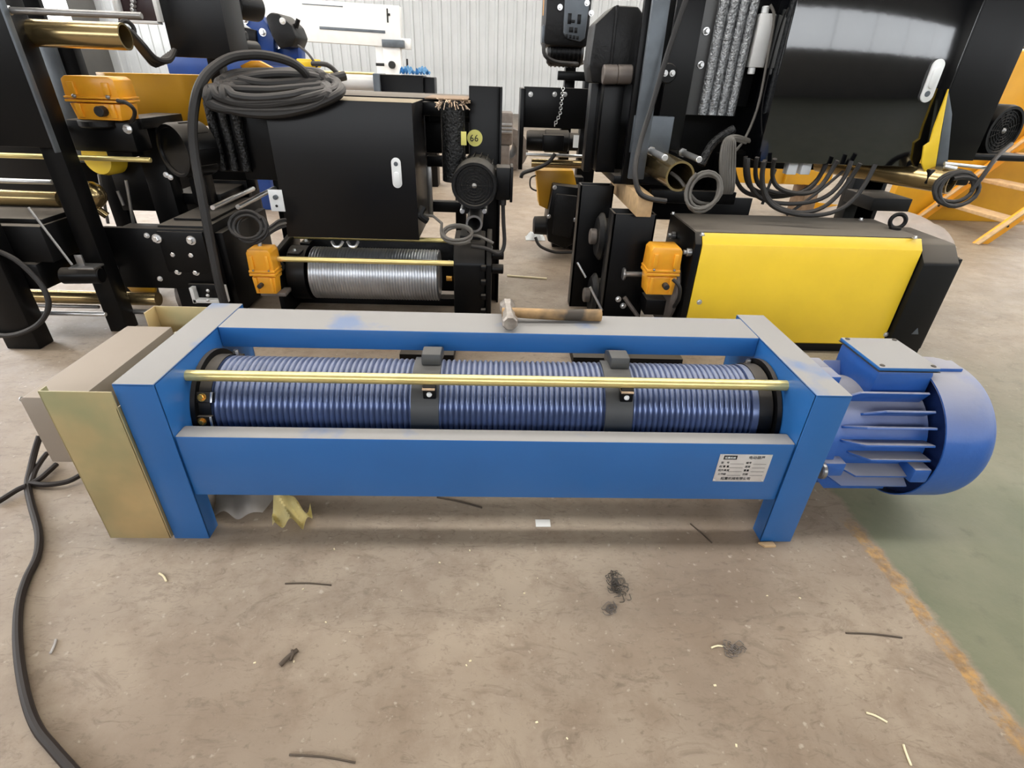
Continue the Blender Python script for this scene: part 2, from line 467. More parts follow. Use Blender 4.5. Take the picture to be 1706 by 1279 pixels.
g = G(); g.box(WL, LX - WR, 0.366, 0.53, 0.498, FH - 0.0005, 0.006); g.build('rear_beam', BLUE, bh)
# grooved drum
DC = (0.262, 0.362); DR = 0.1415
prof = [(0.0, 0.0), (0.0, DR + 0.002), (0.036, DR + 0.002), (0.037, DR - 0.006)]
x = 0.037; p = 0.0172
n = int((1.752 - 0.037 - 0.05) / p)
for k in range(n):
    for q in range(8):
        a = q / 8.0
        # rounded crest, sharp valley
        prof.append((x + a * p, DR - 0.0075 + 0.0085 * abs(math.sin(PI * (a + 0.02))) ** 0.8))
    x += p
prof += [(x, DR - 0.006), (x + 0.002, DR + 0.003), (1.752, DR + 0.003), (1.752, 0)]
g = G(); g.lathe(prof, (0.124, DC[0], DC[1]), (1, 0, 0), 72)
drum = g.build('drum', DRUM, bh, sharp=0.9)
for xa, xb in ((0.1245, 0.160), (1.834, 1.8755)):
    g = G(); g.tube((xa, *DC), (xb, *DC), DR + 0.006, DR - 0.01, 64); g.build('end_shade_ring', BLACK, drum)  # black rings added: deep shade at the drum ends put into colour
for ang, xx in ((2.55, 0.145), (3.02, 0.140)):
    g = G(); dy, dz = math.cos(ang), math.sin(ang)
    c = Vector((xx, DC[0] + dy * (DR + 0.010), DC[1] + dz * (DR + 0.010)))
    M = Matrix.Translation(c) @ Matrix.Rotation(ang - PI / 2, 4, 'X')
    g.box(-0.026, 0.026, -0.016, 0.016, -0.006, 0.006, 0.002, M)
    k = g.build('rope_clip', BLACK, drum)
    g = G(); g.hexbolt(c + Vector((-0.004, dy * 0.006, dz * 0.006)), (0, dy, dz), 0.009, 0.010)
    g.build('clip_bolt', BRASSBOLT, drum)
    g = G(); g.box(0.020, 0.026, -0.016, 0.016, 0.006, 0.010, 0.001, M); g.build('clip_edge', CHROME, drum)
# bearing disc ends
for xx in (0.109, 1.880):
    g = G(); g.lathe([(0, 0), (0, 0.165), (0.014, 0.165), (0.016, 0.14), (0.016, 0)], (xx, DC[0], DC[1]), (1, 0, 0), 48); g.build('drum_flange', BLACK, bh)
# rope guide straps with their clamp
for xc in (0.797, 1.392):
    r0 = DR + 0.003; r1 = DR + 0.011; ww = 0.042
    g = G(); pts = []; nn = 40
    a0, a1 = PI * 0.42, PI * 1.35
    for k in range(nn + 1):
        a = a0 + (a1 - a0) * k / nn; pts.append((DC[0] + r1 * math.cos(a), DC[1] + r1 * math.sin(a)))
    for k in range(nn, -1, -1):
        a = a0 + (a1 - a0) * k / nn; pts.append((DC[0] + r0 * math.cos(a), DC[1] + r0 * math.sin(a)))
    # extrude as strips (ring sector)
    m = nn + 1
    for k in range(nn):
        quad = [pts[k], pts[k + 1], pts[2 * m - 2 - k], pts[2 * m - 1 - k]]
        vs, fs = g._add([(xc - ww, *quad[0]), (xc + ww, *quad[0]), (xc + ww, *quad[1]), (xc - ww, *quad[1]),
                         (xc - ww, *quad[3]), (xc + ww, *quad[3]), (xc + ww, *quad[2]), (xc - ww, *quad[2])],
                        ((0, 1, 2, 3), (7, 6, 5, 4), (0, 3, 7, 4), (1, 5, 6, 2)) + (((0, 4, 5, 1),) if k == 0 else ()) + (((3, 2, 6, 7),) if k == nn - 1 else ()))
        bmesh.ops.recalc_face_normals(g.bm, faces=fs)
    bmesh.ops.remove_doubles(g.bm, verts=g.bm.verts, dist=1e-5)
    band = g.build('rope_guide', BAND, bh)
    g = G(); g.prism([(0.235, 0.515), (0.30, 0.500), (0.345, 0.49), (0.345, 0.525), (0.30, 0.548), (0.245, 0.548)], 'x', xc - 0.018, xc + 0.042, 0.004); g.build('guide_shoe', BAND, band)
    g = G(); g.prism([(0.148, 0.47), (0.175, 0.515), (0.152, 0.522), (0.127, 0.500), (0.127, 0.458)], 'x', xc - 0.003, xc + 0.036, 0.003); g.build('clamp_block', BLACK, band)
    g = G(); g.box(xc - 0.004, xc + 0.034, 0.120, 0.150, 0.492, 0.497, 0.001); g.build('clamp_tab', COPPER, band)
    g = G(); g.dome((xc + 0.016, 0.127, 0.475), (0, -1, 0.2), 0.0085, 0.008); g.build('clamp_screw', WHITEP, band)
# tie rods
g = G(); g.cyl((WL - 0.004, 0.146, 0.516), (LX - WR + 0.004, 0.146, 0.516), 0.0165, 20); g.build('tie_rod', ROD, bh)
# rope end brackets at the back of the drum
for xx, s in ((0.145, 1), (1.86, -1)):
    g = G(); g.box(xx - 0.05, xx + 0.05, 0.335, 0.362, 0.452, 0.468, 0.003); g.box(xx - 0.01, xx + 0.03, 0.33, 0.366, 0.468, 0.476, 0.002); b_ = g.build('rope_bracket', BLACK, bh)
    g = G(); g.hexbolt((xx + 0.012, 0.348, 0.476), (0, 0, 1), 0.009, 0.022); g.build('bracket_bolt', STEEL, b_)
# name plate
npx0, npx1, npz0, npz1 = 1.679, 1.838, 0.2545, 0.359
g = G(); g.box(npx0, npx1, 0.0046, 0.0066, npz0, npz1, 0.0008); pl = g.build('name_plate', PLATE, bh)
W_, H_ = npx1 - npx0, npz1 - npz0
MP = Matrix.Translation((npx0, 0.0043, npz0)) @ Matrix.Rotation(PI / 2, 4, 'X')
g = G(); g.box(npx0 + 0.013, npx0 + 0.053, 0.0036, 0.0046, npz1 - 0.019, npz1 - 0.004, 0.0003); g.build('logo_patch', INK, pl)
M2 = Matrix.Translation((npx0, 0.0033, npz0)) @ Matrix.Rotation(PI / 2, 4, 'X')
lettering('logo_lettering', [('\u8d77\u91cd\u673a\u68b0', 0.016, H_ - 0.0145, 0.0082)], WHITEP, pl, M2)
rows = [('\u7535\u52a8\u846b\u82a6', 0.088, H_ - 0.0155, 0.0125),
        ('\u578b\u3000\u53f7', 0.009, H_ - 0.034, 0.0085), ('\u7f16\u53f7', 0.085, H_ - 0.034, 0.0085),
        ('\u8d77 \u91cd \u91cf', 0.007, H_ - 0.0485, 0.0085), ('\u901f\u5ea6', 0.085, H_ - 0.0485, 0.0085),
        ('\u8d77\u5347\u9ad8\u5ea6', 0.007, H_ - 0.063, 0.0085), ('\u91cd\u91cf', 0.085, H_ - 0.063, 0.0085),
        ('\u5de5\u4f5c\u7ea7', 0.009, H_ - 0.078, 0.0085), ('\u65e5\u671f', 0.085, H_ - 0.078, 0.0085),
        ('\u8d77\u91cd\u673a\u68b0\u6709\u9650\u516c\u53f8', 0.022, H_ - 0.096, 0.0115)]
lettering('plate_lettering', rows, INK, pl, MP)
g = G()
for k in range(4):
    for x0, x1 in ((0.038, 0.080), (0.108, 0.148)):
        g.box(npx0 + x0, npx0 + x1, 0.0042, 0.0046, npz1 - 0.0362 - k * 0.0146, npz1 - 0.0354 - k * 0.0146, 0)
o = g.build('plate_rules', INK, pl); o['kind'] = 'stuff'
for xx in (npx0 + 0.005, npx1 - 0.005):
    for zz in (npz0 + 0.005, npz1 - 0.005):
        g = G(); g.dome((xx, 0.0046, zz), (0, -1, 0), 0.0032, 0.002, 10); g.build('rivet', CHROME, pl)
# left housing: zinc plated U sheet and control box
g = G(); t = 0.004
g.box(-0.187, 0.0, -0.010, -0.010 + t, 0.012, 0.551, 0.001)
g.box(-0.200, -0.004, 0.560, 0.560 + t, 0.012, 0.556, 0.001)
g.box(-0.2040, -0.2000, 0.500, 0.564, 0.10, 0.556, 0.001)
g.box(-0.188, -0.184, -0.010, 0.018, 0.012, 0.551, 0.001)
g.box(-0.006, -0.002, -0.01, 0.564, 0.012, 0.50, 0.001)
g.build('side_shroud', SHEET, bh)
g = G(); g.prism([(-0.275, 0.29), (-0.115, 0.29), (-0.115, 0.512), (-0.262, 0.512), (-0.275, 0.505)], 'y', 0.020, 0.486, 0.002); cb = g.build('control_box', BOXGREY, bh)
for u, vv, yy in ((-0.279, 0.50, 0.03), (-0.2, 0.306, 0.018)):
    g = G(); g.dome((u, yy, vv), (-1 if u < -0.25 else 0, 0 if u < -0.25 else -1, 0), 0.007, 0.006); g.build('box_screw', CHROME, cb)
g = G()
for dx in (0, 0.018): g.dome((-0.17 + dx, 0.556, 0.452), (0, -1, 0.4), 0.009, 0.012)
g.build('shroud_bolts', CHROME, bh)
# ---- motor
MC = (0.265, 0.295)
mo = G()
mo.lathe([(0, 0), (0, 0.19), (0.03, 0.19), (0.035, 0.172), (0.33, 0.172), (0.34, 0.15), (0.34, 0)], (2.055, *MC), (1, 0, 0), 48)
body = mo.build('motor', BLUE_MOTOR, bh)
g = G(); g.lathe([(0, 0), (0, 0.10), (0.015, 0.12), (0.058, 0.19), (0.058, 0)], (2.0, *MC), (1, 0, 0), 40); g.build('motor_neck', BLUE_MOTOR, body)
RF = 0.222
FINS = ((61, 2.150), (45, 2.215), (31.5, 2.150), (17, 2.150), (4, 2.180), (-14, 2.16), (-32, 2.15))
def fin(z, sgn, x0, x1, th=0.0075):
    dz = z - MC[1]; yt = math.sqrt(max(RF * RF - dz * dz, 0.001)); yb = math.sqrt(max(0.165 ** 2 - dz * dz, 0.0)) if abs(dz) < 0.165 else 0.0
    yb = max(yb - 0.01, 0.0)
    a, b_ = MC[0] - sgn * yb, MC[0] - sgn * yt
    g = G(); g.prism([(x0 - 0.055, a), (x0 - 0.05, a - sgn * (yt - yb) * 0.15), (x0, b_), (x1, b_), (x1, a)], 'z', z - th / 2, z + th / 2, 0.0012)
    return g
def radial_fin(deg, sgn, x0, x1, th=0.0075):
    a = math.radians(deg); d = Vector((0, -sgn * math.cos(a), math.sin(a))); tdir = Vector((1, 0, 0)).cross(d)
    M = Matrix(((1, 0, 0, 0), (*d, 0), (*tdir, 0), (0, 0, 0, 1))).transposed(); M = Matrix.Translation((0, MC[0], MC[1])) @ M
    g = G(); g.prism([(x0 - 0.05, 0.165), (x0 - 0.045, 0.18), (x0, 0.222), (x1, 0.222), (x1, 0.165)], 'z', -th / 2, th / 2, 0.0012)
    bmesh.ops.transform(g.bm, matrix=M, verts=g.bm.verts); return g
for sgn in (1, -1):
    for deg, x0 in FINS:
        radial_fin(deg, sgn, x0, 2.372).build('cooling_fin', BLUE_MOTOR, body)
for yy in (0.155, 0.21, 0.265, 0.32, 0.375):
    g = G(); zb = MC[1] - math.sqrt(RF ** 2 - (yy - MC[0]) ** 2)
    g.prism([(2.11, MC[1] - 0.14), (2.13, zb + 0.03), (2.16, zb), (2.372, zb), (2.372, MC[1] - 0.14)], 'y', yy - 0.004, yy + 0.004, 0.001); g.build('cooling_fin', BLUE_MOTOR, body)
# lugs on the bearing shield and the fan cover seat
for xx, yy, zz, sx in ((2.085, 0.085, 0.262, 0.035), (2.355, 0.062, 0.258, 0.028), (2.085, 0.25, 0.482, 0.035), (2.10, 0.33, 0.475, 0.028)):
    g = G(); g.box(xx - sx, xx + sx, yy - 0.03, yy + 0.04, zz - 0.026, zz + 0.026, 0.006); g.build('bearing_lug', BLUE_MOTOR, body)
g = G(); g.cyl((2.035, 0.055, 0.262), (2.052, 0.055, 0.262), 0.028, 20, 0.004); g.cyl((2.0, 0.06, 0.262), (2.052, 0.06, 0.262), 0.012, 12); g.build('flange_bolt', STEEL, body)
# terminal box
g = G(); g.box(2.205, 2.392, 0.190, 0.400, 0.44, 0.548, 0.014); tb = g.build('terminal_box', BLUE_MOTOR, body)
g = G(); g.box(2.199, 2.398, 0.184, 0.406, 0.548, 0.5495, 0.0); g.build('lid_gasket', RUBBER, tb)
g = G(); g.box(2.200, 2.397, 0.185, 0.405, 0.5495, 0.563, 0.007); g.build('lid', BLUE, tb)
for xx in (2.216, 2.381):
    for yy in (0.20, 0.389):
        g = G(); g.dome((xx, yy, 0.562), (0, 0, 1), 0.0085, 0.005); g.build('lid_screw', BLACK, tb)
# fan cover
R = 0.240
pr = [(0.0, R - 0.004), (0.0, R), (0.118, R)]
for k in range(1, 9):
    a = k / 8 * PI / 2 * 0.92
    pr.append((0.118 + 0.09 * math.sin(a), R - 0.085 * (1 - math.cos(a))))
pr += [(0.214, 0.150), (0.217, 0.05), (0.217, 0), ]
pr += []
g = G(); g.lathe(pr + [(0.211, 0), (0.207, 0.15), (0.112, R - 0.010), (0.0, R - 0.006)], (2.385, *MC), (1, 0, 0), 64, closed=False)
fc = g.build('fan_cover', BLUE_MOTOR, body)
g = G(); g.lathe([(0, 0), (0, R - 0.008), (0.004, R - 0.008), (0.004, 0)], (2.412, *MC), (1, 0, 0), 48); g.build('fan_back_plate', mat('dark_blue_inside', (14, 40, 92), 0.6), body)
for a in (2.35 + PI / 2 + 0.75, PI / 2 + 0.05):
    c = Vector((2.45, MC[0] + math.cos(a) * (R + 0.002), MC[1] + math.sin(a) * (R + 0.002)))
    M = Matrix.Translation(c) @ Matrix.Rotation(a - PI / 2, 4, 'X')
    g = G(); g.box(-0.045, 0.06, -0.028, 0.028, -0.01, 0.008, 0.005, M); g.build('cover_pad', BLUE_MOTOR, fc)

# ---------------------------------------------------------------- hammer on the rear beam
hm = thing('hammer', 'sledge hammer with worn steel head and wooden handle lying on the blue beam', 'hammer', (1.06, 0.47, FH))
g = G(); M = Matrix.Translation((1.052, 0.455, FH + 0.030)) @ Matrix.Rotation(0.05, 4, 'Z')
pr = [(-0.085, 0), (-0.085, 0.022), (-0.078, 0.0275), (-0.055, 0.0275), (-0.035, 0.022), (0.035, 0.022), (0.05, 0.0275), (0.075, 0.0275), (0.082, 0.022), (0.082, 0)]
g.lathe(pr, (0, 0, 0), (0, 1, 0), 8); bmesh.ops.transform(g.bm, matrix=M @ Matrix.Rotation(PI / 8, 4, 'Y'), verts=g.bm.verts)
g.build('head', HAMMER, hm)
g = G(); g.sweep([(1.03, 0.463, FH + 0.030), (1.075, 0.465, FH + 0.030), (1.14, 0.467, FH + 0.027), (1.22, 0.470, FH + 0.024), (1.30, 0.474, FH + 0.023), (1.375, 0.477, FH + 0.0225)], lambda t: 0.0165 + 0.005 * t, 12, 3)
g.build('handle', HANDLE, hm)
# ---------------------------------------------------------------- helpers for the machines behind
def limit_switch(parent, x0, x1, y0, y1, z0, z1, gland=1):
    """two-part cast switch box: lower housing, upper cover with corner ribs, bolts, cable gland"""
    zm = z0 + (z1 - z0) * 0.48; w_ = x1 - x0; d = y1 - y0
    g = G(); g.box(x0, x1, y0, y1, zm + 0.002, zm + (z1 - zm) * 0.12, 0.003)
    g.prism([(x0 + w_ * .02, zm + (z1 - zm) * .1), (x1 - w_ * .02, zm + (z1 - zm) * .1), (x1 - w_ * .04, z1 - (z1 - zm) * .14), (x1 - w_ * .12, z1), (x0 + w_ * .12, z1), (x0 + w_ * .04, z1 - (z1 - zm) * .14)], 'y', y0 + d * .04, y1 - d * .04, 0.004)
    cov = g.build('switch_cover', ORANGE, parent)
    g = G(); g.box(x0, x1, y0, y1, zm - (zm - z0) * 0.14, zm - 0.002, 0.003)
    g.prism([(x0 + w_ * .05, zm - (zm - z0) * .2), (x1 - w_ * .05, zm - (zm - z0) * .2), (x1 - w_ * .10, z0), (x0 + w_ * .10, z0)], 'y', y0 + d * .06, y1 - d * .06, 0.004)
    hou = g.build('switch_housing', ORANGE, parent)
    for xx in (x0 + w_ * .2, x1 - w_ * .2):
        g = G(); g.box(xx - w_ * .06, xx + w_ * .06, y0 - 0.004, y0 + d * .1, zm + (z1 - zm) * .2, z1 - (z1 - zm) * .25, 0.003); g.build('cover_rib', ORANGE, cov)
        g = G(); g.dome((xx, y0 - 0.001, zm + (z1 - zm) * .13), (0, -1, 0), w_ * .04, 0.008); g.build('cover_bolt', STEEL, cov)
        g = G(); g.box(xx - w_ * .05, xx + w_ * .05, y0 - 0.002, y0 + d * .1, z0 + 0.01, zm - (zm - z0) * .2, 0.003); g.build('housing_rib', ORANGE, hou)
    if gland:
        gx = x0 + w_ * (.62 if gland > 0 else .38)
        g = G(); g.cyl((gx, y0 + d * .1, z0 + (zm - z0) * .45), (gx, y0 - 0.03, z0 + (zm - z0) * .45), w_ * .09, 12, 0.003); g.build('cable_gland', RUBBER, hou)
    return cov

def bolts(parent, pix, Y, r, material=CHROME, h=None, name='bolt'):
    for u, v in pix:
        p_ = at(u, v, Y)
        g = G(); g.hexbolt(p_, (0, -1, 0), r, h or r * 1.5); g.build(name, material, parent)

def fan_motor(parent, c, r, length, axis, material=BLACK, name='motor'):
    """finned motor: cowl with grille at c, body along axis"""
    c = Vector(c); a = Vector(axis).normalized()
    g = G(); g.lathe([(0.012, 0), (0.012, r * .80), (0.0, r * .84), (0.0, r * .95), (0.02, r), (length * .4, r), (length * .42, r * .9), (length, r * .88), (length, 0)], c, a, 40)
    m = g.build(name, material, parent)
    g = G()
    for k in range(1, 7): g.torus(c + a * 0.010, a, r * .80 * k / 6.5, r * .022, 28, 6)
    u = a.orthogonal().normalized(); w_ = a.cross(u)
    for k in range(16):
        an = 2 * PI * k / 16; d = u * math.cos(an) + w_ * math.sin(an)
        g.cyl(c + a * 0.010 + d * r * .12, c + a * 0.010 + d * r * .8, r * .016, 6)
    gr = g.build('grille', material, m); gr['kind'] = 'stuff'
    g = G(); g.dome(c + a * 0.010, -a, r * .12, 0.012, 16); g.build('grille_hub', STEEL, m)
    for k in range(20):
        an = 2 * PI * k / 20; d = u * math.cos(an) + w_ * math.sin(an); tdir = a.cross(d)
        M = Matrix((( *a, 0), ( *tdir, 0), ( *d, 0), (0, 0, 0, 1))).transposed()
        M = Matrix.Translation(c + a * length * .72) @ M
        g = G(); g.box(-length * .26, length * .26, -r * .02, r * .02, r * .84, r * 1.0, 0.0, M); g.build('cooling_fin', material, m)
    return m

def loops(c, ru, rv, udir, vdir, n, jitter, r, phase=0.0, a0=0.0, turns=None, per=18, drift=(0, 0, 0)):
    c = Vector(c); u = Vector(udir).normalized(); v = Vector(vdir).normalized(); dr = Vector(drift); pts = []
    tot = int(n * per)
    for k in range(tot + 1):
        t = k / per; a = 2 * PI * t + a0
        q = 1 + jitter * math.sin(2.3 * t * 1.7 + phase); q2 = 1 + jitter * math.cos(1.9 * t * 1.3 + phase)
        pts.append(c + u * math.cos(a) * ru * q + v * math.sin(a) * rv * q2 + dr * t)
    return pts

# ---------------------------------------------------------------- yellow covered hoist, right
yh = thing('covered_hoist', 'black rope hoist with a big plain yellow cover panel behind the blue hoist', 'hoist', (2.65, 1.65, 0))
g = G(); g.box(2.05, 3.195, 1.402, 1.41, 0.065, 0.600, 0.002)
g.prism([(1.402, 0.598), (1.440, 0.648), (1.447, 0.648), (1.411, 0.596)], 'x', 2.05, 3.195, 0.001)
g.prism([(1.402, 0.067), (1.425, 0.050), (1.432, 0.053), (1.410, 0.074)], 'x', 2.05, 3.195, 0.001)
cp = g.build('cover_panel', YELLOW, yh)
bolts(cp, [(1476, 557), (1165, 503)], 1.402, 0.010, CHROME, 0.008)
g = G(); g.box(2.02, 3.20, 1.445, 1.86, 0.640, 0.652, 0.003); tp = g.build('top_plate', BLACK_D, yh)
for u, v in ((1170, 391), (1524, 396), (1121, 356), (1434, 366)):
    q = onfloor(u, v, 0.655); g = G(); g.hexbolt((q.x, q.y, 0.652), (0, 0, 1), 0.009, 0.014); g.build('bolt', CHROME, tp)
g = G(); g.prism([(1.37, 0.0), (1.37, 0.54), (1.45, 0.625), (1.80, 0.625), (1.87, 0.55), (1.87, 0.0)], 'x', 3.205, 3.40, 0.012); gb = g.build('gear_housing', BLACK_D, yh)
for z in (0.13, 0.22, 0.31, 0.40, 0.49, 0.55):
    for y in (1.40, ):
        g = G(); g.hexbolt((3.40, y + 0.02, z), (1, 0, 0), 0.014, 0.022); g.build('bolt', BLACK, gb)
g = G(); g.box(3.405, 3.43, 1.40, 1.84, 0.04, 0.56, 0.006); g.build('gear_cover', BLACK, gb)
a_ = at(1526, 552, 1.37); g = G(); g.prism([(a_.x - 0.02, a_.z - 0.016), (a_.x + 0.02, a_.z - 0.016), (a_.x, a_.z + 0.022)], 'y', 1.3685, 1.370); g.build('warning_triangle', GREYSTEEL, gb)
g = G(); g.prism([(1.400, 0.02), (1.400, 0.60), (1.44, 0.650), (1.87, 0.650), (1.87, 0.02)], 'x', 2.012, 2.045, 0.003); sp = g.build('side_plate', BLACK, yh)
for y, z in ((1.43, 0.55), (1.72, 0.56)):
    g = G(); g.cyl((2.012, y, z), (1.985, y, z), 0.021, 16, 0.004); g.cyl((1.985, y, z), (1.97, y, z), 0.012, 10); g.build('pin', STEEL, sp)
g = G(); g.lathe([(0, 0), (0, 0.20), (0.02, 0.215), (0.035, 0.215), (0.05, 0.19), (0.05, 0)], (1.955, 1.64, 0.30), (1, 0, 0), 48); g.build('drum_flange', GREYIRON, yh)
g = G(); g.box(2.05, 3.205, 1.43, 1.86, 0.0, 0.10, 0.004); g.build('base_rail', BLACK, yh)
g = G(); g.box(2.10, 3.15, 1.46, 1.85, 0.10, 0.62, 0.02); g.build('body', BLACK, yh)
g = G(); g.box(1.42, 2.0, 1.20, 1.60, 0.0, 0.05, 0.004); g.build('floor_shade_plate', BLACK, yh)  # black plate added to darken the shadowed floor below the rear beam
x0, x1, y0, y1, z0, z1, _ = pxbox(1078, 413, 1134, 492, 1.42, 0.14)
limit_switch(yh, x0, x1, 1.42, 1.55, z0, z1)
g = G(); g.cyl((1.955, 1.60, 0.37), (1.72, 1.60, 0.37), 0.016, 14); g.cyl((1.73, 1.60, 0.37), (1.715, 1.60, 0.37), 0.035, 18, 0.004); g.build('switch_shaft', STEEL, yh)
g = G(); g.sweep([at(1121, 465, 1.40), at(1132, 478, 1.38), at(1130, 500, 1.40), at(1118, 515, 1.46)], 0.010, 8); g.build('switch_cable', RUBBER, yh)
g = G(); g.box(*pxbox(1075, 500, 1150, 525, 1.5, 0.2)); g.build('lower_bracket', BLACK, yh)
# trolley box posts at its left
def hollow_post(x0, x1, y0, y1, z0, z1, t=0.012):
    g = G()
    g.box(x0, x1, y0, y0 + t, z0, z1, 0.002); g.box(x0, x1, y1 - t, y1, z0, z1, 0.002)
    g.box(x0, x0 + t, y0, y1, z0, z1, 0.002); g.box(x1 - t, x1, y0, y1, z0, z1, 0.002)
    return g
pa = hollow_post(1.63, 1.86, 1.62, 1.76, 0.0, 0.69).build('frame_post', BLACK, yh)
g = G(); g.box(1.86, 2.02, 1.64, 1.72, 0.40, 0.52, 0.004); g.build('frame_bracket', BLACK, yh)
pb = hollow_post(1.50, 1.70, 2.02, 2.12, 0.0, 0.76).build('frame_post', BLACK, yh)
for y, z in ((1.88, 0.50), (1.88, 0.137)):
    g = G(); g.lathe([(0, 0), (0, 0.11), (0.02, 0.135), (0.03, 0.135), (0.035, 0.105), (0.09, 0.105), (0.09, 0.04), (0.09, 0)], (1.60, y, z), (1, 0, 0), 32); wl_ = g.build('trolley_wheel', CAST, yh)
    g = G(); g.cyl((1.56, y, z), (1.60, y, z), 0.045, 20, 0.005); g.build('wheel_hub', GREYIRON, wl_)
for p0, p1, y in (((962, 437), (976, 462), 1.98), ((983, 478), (1003, 517), 1.62), ((1040, 495), (1063, 527), 1.58)):
    g = G(); g.cyl(at(*p0, y), at(*p1, y - 0.02), 0.007 if p0[0] < 1030 else 0.012, 10); g.build('guide_rod', CHROME if p0[0] < 1030 else GREYIRON, yh)
bolts(pa, [(1038, 509), (1030, 498)], 1.62, 0.012)
# lifting eye
q = onfloor(1505, 385, 0.652)
le = G(); le.torus((q.x - 0.02, 1.62, 0.695), (0.3, 1, 0), 0.036, 0.011, 24, 8); le.cyl((q.x - 0.02, 1.62, 0.652), (q.x - 0.02, 1.62, 0.665), 0.03, 16); le.build('lifting_eye', CAST, tp)

# ---------------------------------------------------------------- wooden block on the post
wb = G(); wb.box(at(1062, 345, 1.56).x, at(1087, 345, 1.56).x, 1.56, 2.30, 0.6905, 0.795, 0.003)
tag(wb.build('wooden_block', WOOD), 'pale squared timber lying on the black post under the brass tube', 'timber')

# ---------------------------------------------------------------- upper trolley with glossy cabinet
ut = thing('stacked_trolley', 'black hoist trolley with brass tube stacked on timber above the yellow hoist', 'trolley', (1.85, 2.0, 0.795))
def P(name, material, *shapes, par=None):
    g = G()
    for s in shapes: g.box(*s)
    return g.build(name, material, par or ut)
P('base_rail', BLACK, (1.66, 2.02, 1.88, 2.3, 0.796, 0.84, 0.004))
# grey steel flat bar and the black plate behind it
P('flat_bar', GREYSTEEL, (at(1052, 260, 1.78).x, at(1078, 260, 1.78).x, 1.78, 1.81, 0.84, 1.72, 0.003))
P('side_plate', BLACK, (1.70, 1.78, 1.86, 1.90, 0.80, 1.72, 0.003), (1.86, 2.0, 1.88, 1.90, 0.98, 1.72, 0.003))
P('lower_plate', GREYSTEEL, (at(1052, 225, 1.86).x, at(1118, 225, 1.86).x, 1.85, 1.88, at(1090, 255, 1.86).z, at(1090, 193, 1.86).z, 0.003))
P('channel', BLACK, (1.57, 1.68, 1.98, 2.08, 0.84, 1.28, 0.004))
P('channel', BLACK, (1.50, 1.54, 1.98, 2.08, 0.84, 1.28, 0.004))
P('back_plate', BLACK, (1.54, 1.88, 2.12, 2.15, 0.84, 1.28, 0.003))
P('lower_rail', BLACK, (1.875, 2.34, 2.20, 2.26, 0.70, 0.83, 0.004))
P('lower_rail', BLACK, (1.90, 2.40, 1.94, 1.99, 0.69, 0.76, 0.004))
P('lower_panel', BLACK, (1.88, 2.36, 2.27, 2.29, 0.52, 0.86, 0.002))
P('lower_panel', BLACK, (2.361, 2.66, 2.27, 2.29, 0.40, 0.67, 0.002))
P('rail_hanger', BLACK, (2.30, 2.36, 2.0, 2.20, 0.70, 0.95, 0.004))
g = G(); g.prism([(1.50, 1.28), (1.74, 1.28), (1.76, 1.36), (1.76, 1.56), (1.70, 1.62), (1.58, 1.62), (1.49, 1.54), (1.48, 1.36)], 'y', 1.99, 2.22, 0.012); hs = g.build('gear_case', CAST, ut)
g = G(); g.box(1.585, 1.60, 1.975, 1.99, 1.30, 1.62, 0.004); g.build('case_rib', CAST, hs)
for uu in (1018, 1042):
    a = at(uu - 14, 124, 1.93); b_ = at(uu + 10, 124, 1.93)
    g = G(); g.cyl(a, b_, 0.045, 20, 0.005); g.build('axle_stub', GREYIRON, ut)
a = at(1113, 122, 1.86); g = G(); g.cyl(a + Vector((0, 0.022, 0)), a + Vector((0, -0.004, 0)), 0.045, 28, 0.004); ds = g.build('axle_cap', BLACK, ut)
bolts(ds, [(1108, 122), (1120, 122)], 1.855, 0.010)
P('resistor_panel', mat('grey_panel', (84, 84, 84), 0.4, 0, 0.1, 4), (at(1135, 100, 1.93).x, at(1203, 100, 1.93).x, 1.93, 1.95, at(1165, 192, 1.93).z, 1.74, 0.004))
bolts(ut, [(1160, 56), (1176, 52), (1149, 108), (1167, 108)], 1.93, 0.012, CHROME, 0.03)
for k in range(4):
    xa = at(1188 + k * 16, 100, 1.90).x
    g = G(); g.cyl((xa, 1.905, at(1195, 192, 1.90).z), (xa, 1.905, 1.74), 0.0255, 14); g.build('mesh_sleeve', SILVERMESH, ut)
P('sleeve_back', SILVERMESH, (at(1183, 100, 1.90).x - 0.02, at(1238, 100, 1.9).x, 1.932, 1.955, at(1210, 190, 1.90).z, 1.74, 0.004))
P('dark_panel', BLACK, (1.88, 2.40, 2.12, 2.15, 0.84, 1.75, 0.002))
# white brake resistor
x0, x1, y0, y1, z0, z1, _ = pxbox(1262, 22, 1290, 113, 1.88, 0.05)
rs = P('brake_resistor', WHITE, (x0 - 0.012, x1 - 0.02, y0, y1, z0, z1, 0.004))
P('resistor_flange', WHITE, (x1 - 0.02, x1 + 0.022, 1.905, 1.915, z0, z1, 0.001), par=rs)
for zz in (z0 - 0.03, z1):
    g = G(); g.cyl(((x0 + x1) / 2 - 0.03, 1.90, zz), ((x0 + x1) / 2 - 0.03, 1.90, zz + 0.03), 0.018, 14, 0.003); g.build('cable_gland', WHITEP, rs)
for zz in (z0 + 0.02, z1 - 0.03):
    g = G(); g.hexbolt((x1 + 0.008, 1.905, zz), (0, -1, 0), 0.007, 0.01); g.build('bolt', STEEL, rs)
P('resistor_bracket', BLACK, (2.20, 2.34, 1.94, 1.96, 1.2, 1.74, 0.003))
g = G(); g.sweep([at(1283, 8, 1.86), at(1290, 30, 1.85), at(1280, 90, 1.85), at(1262, 180, 1.83), at(1235, 240, 1.78), at(1205, 265, 1.74)], 0.007, 8); g.build('resistor_cable', GREYCORD, ut)
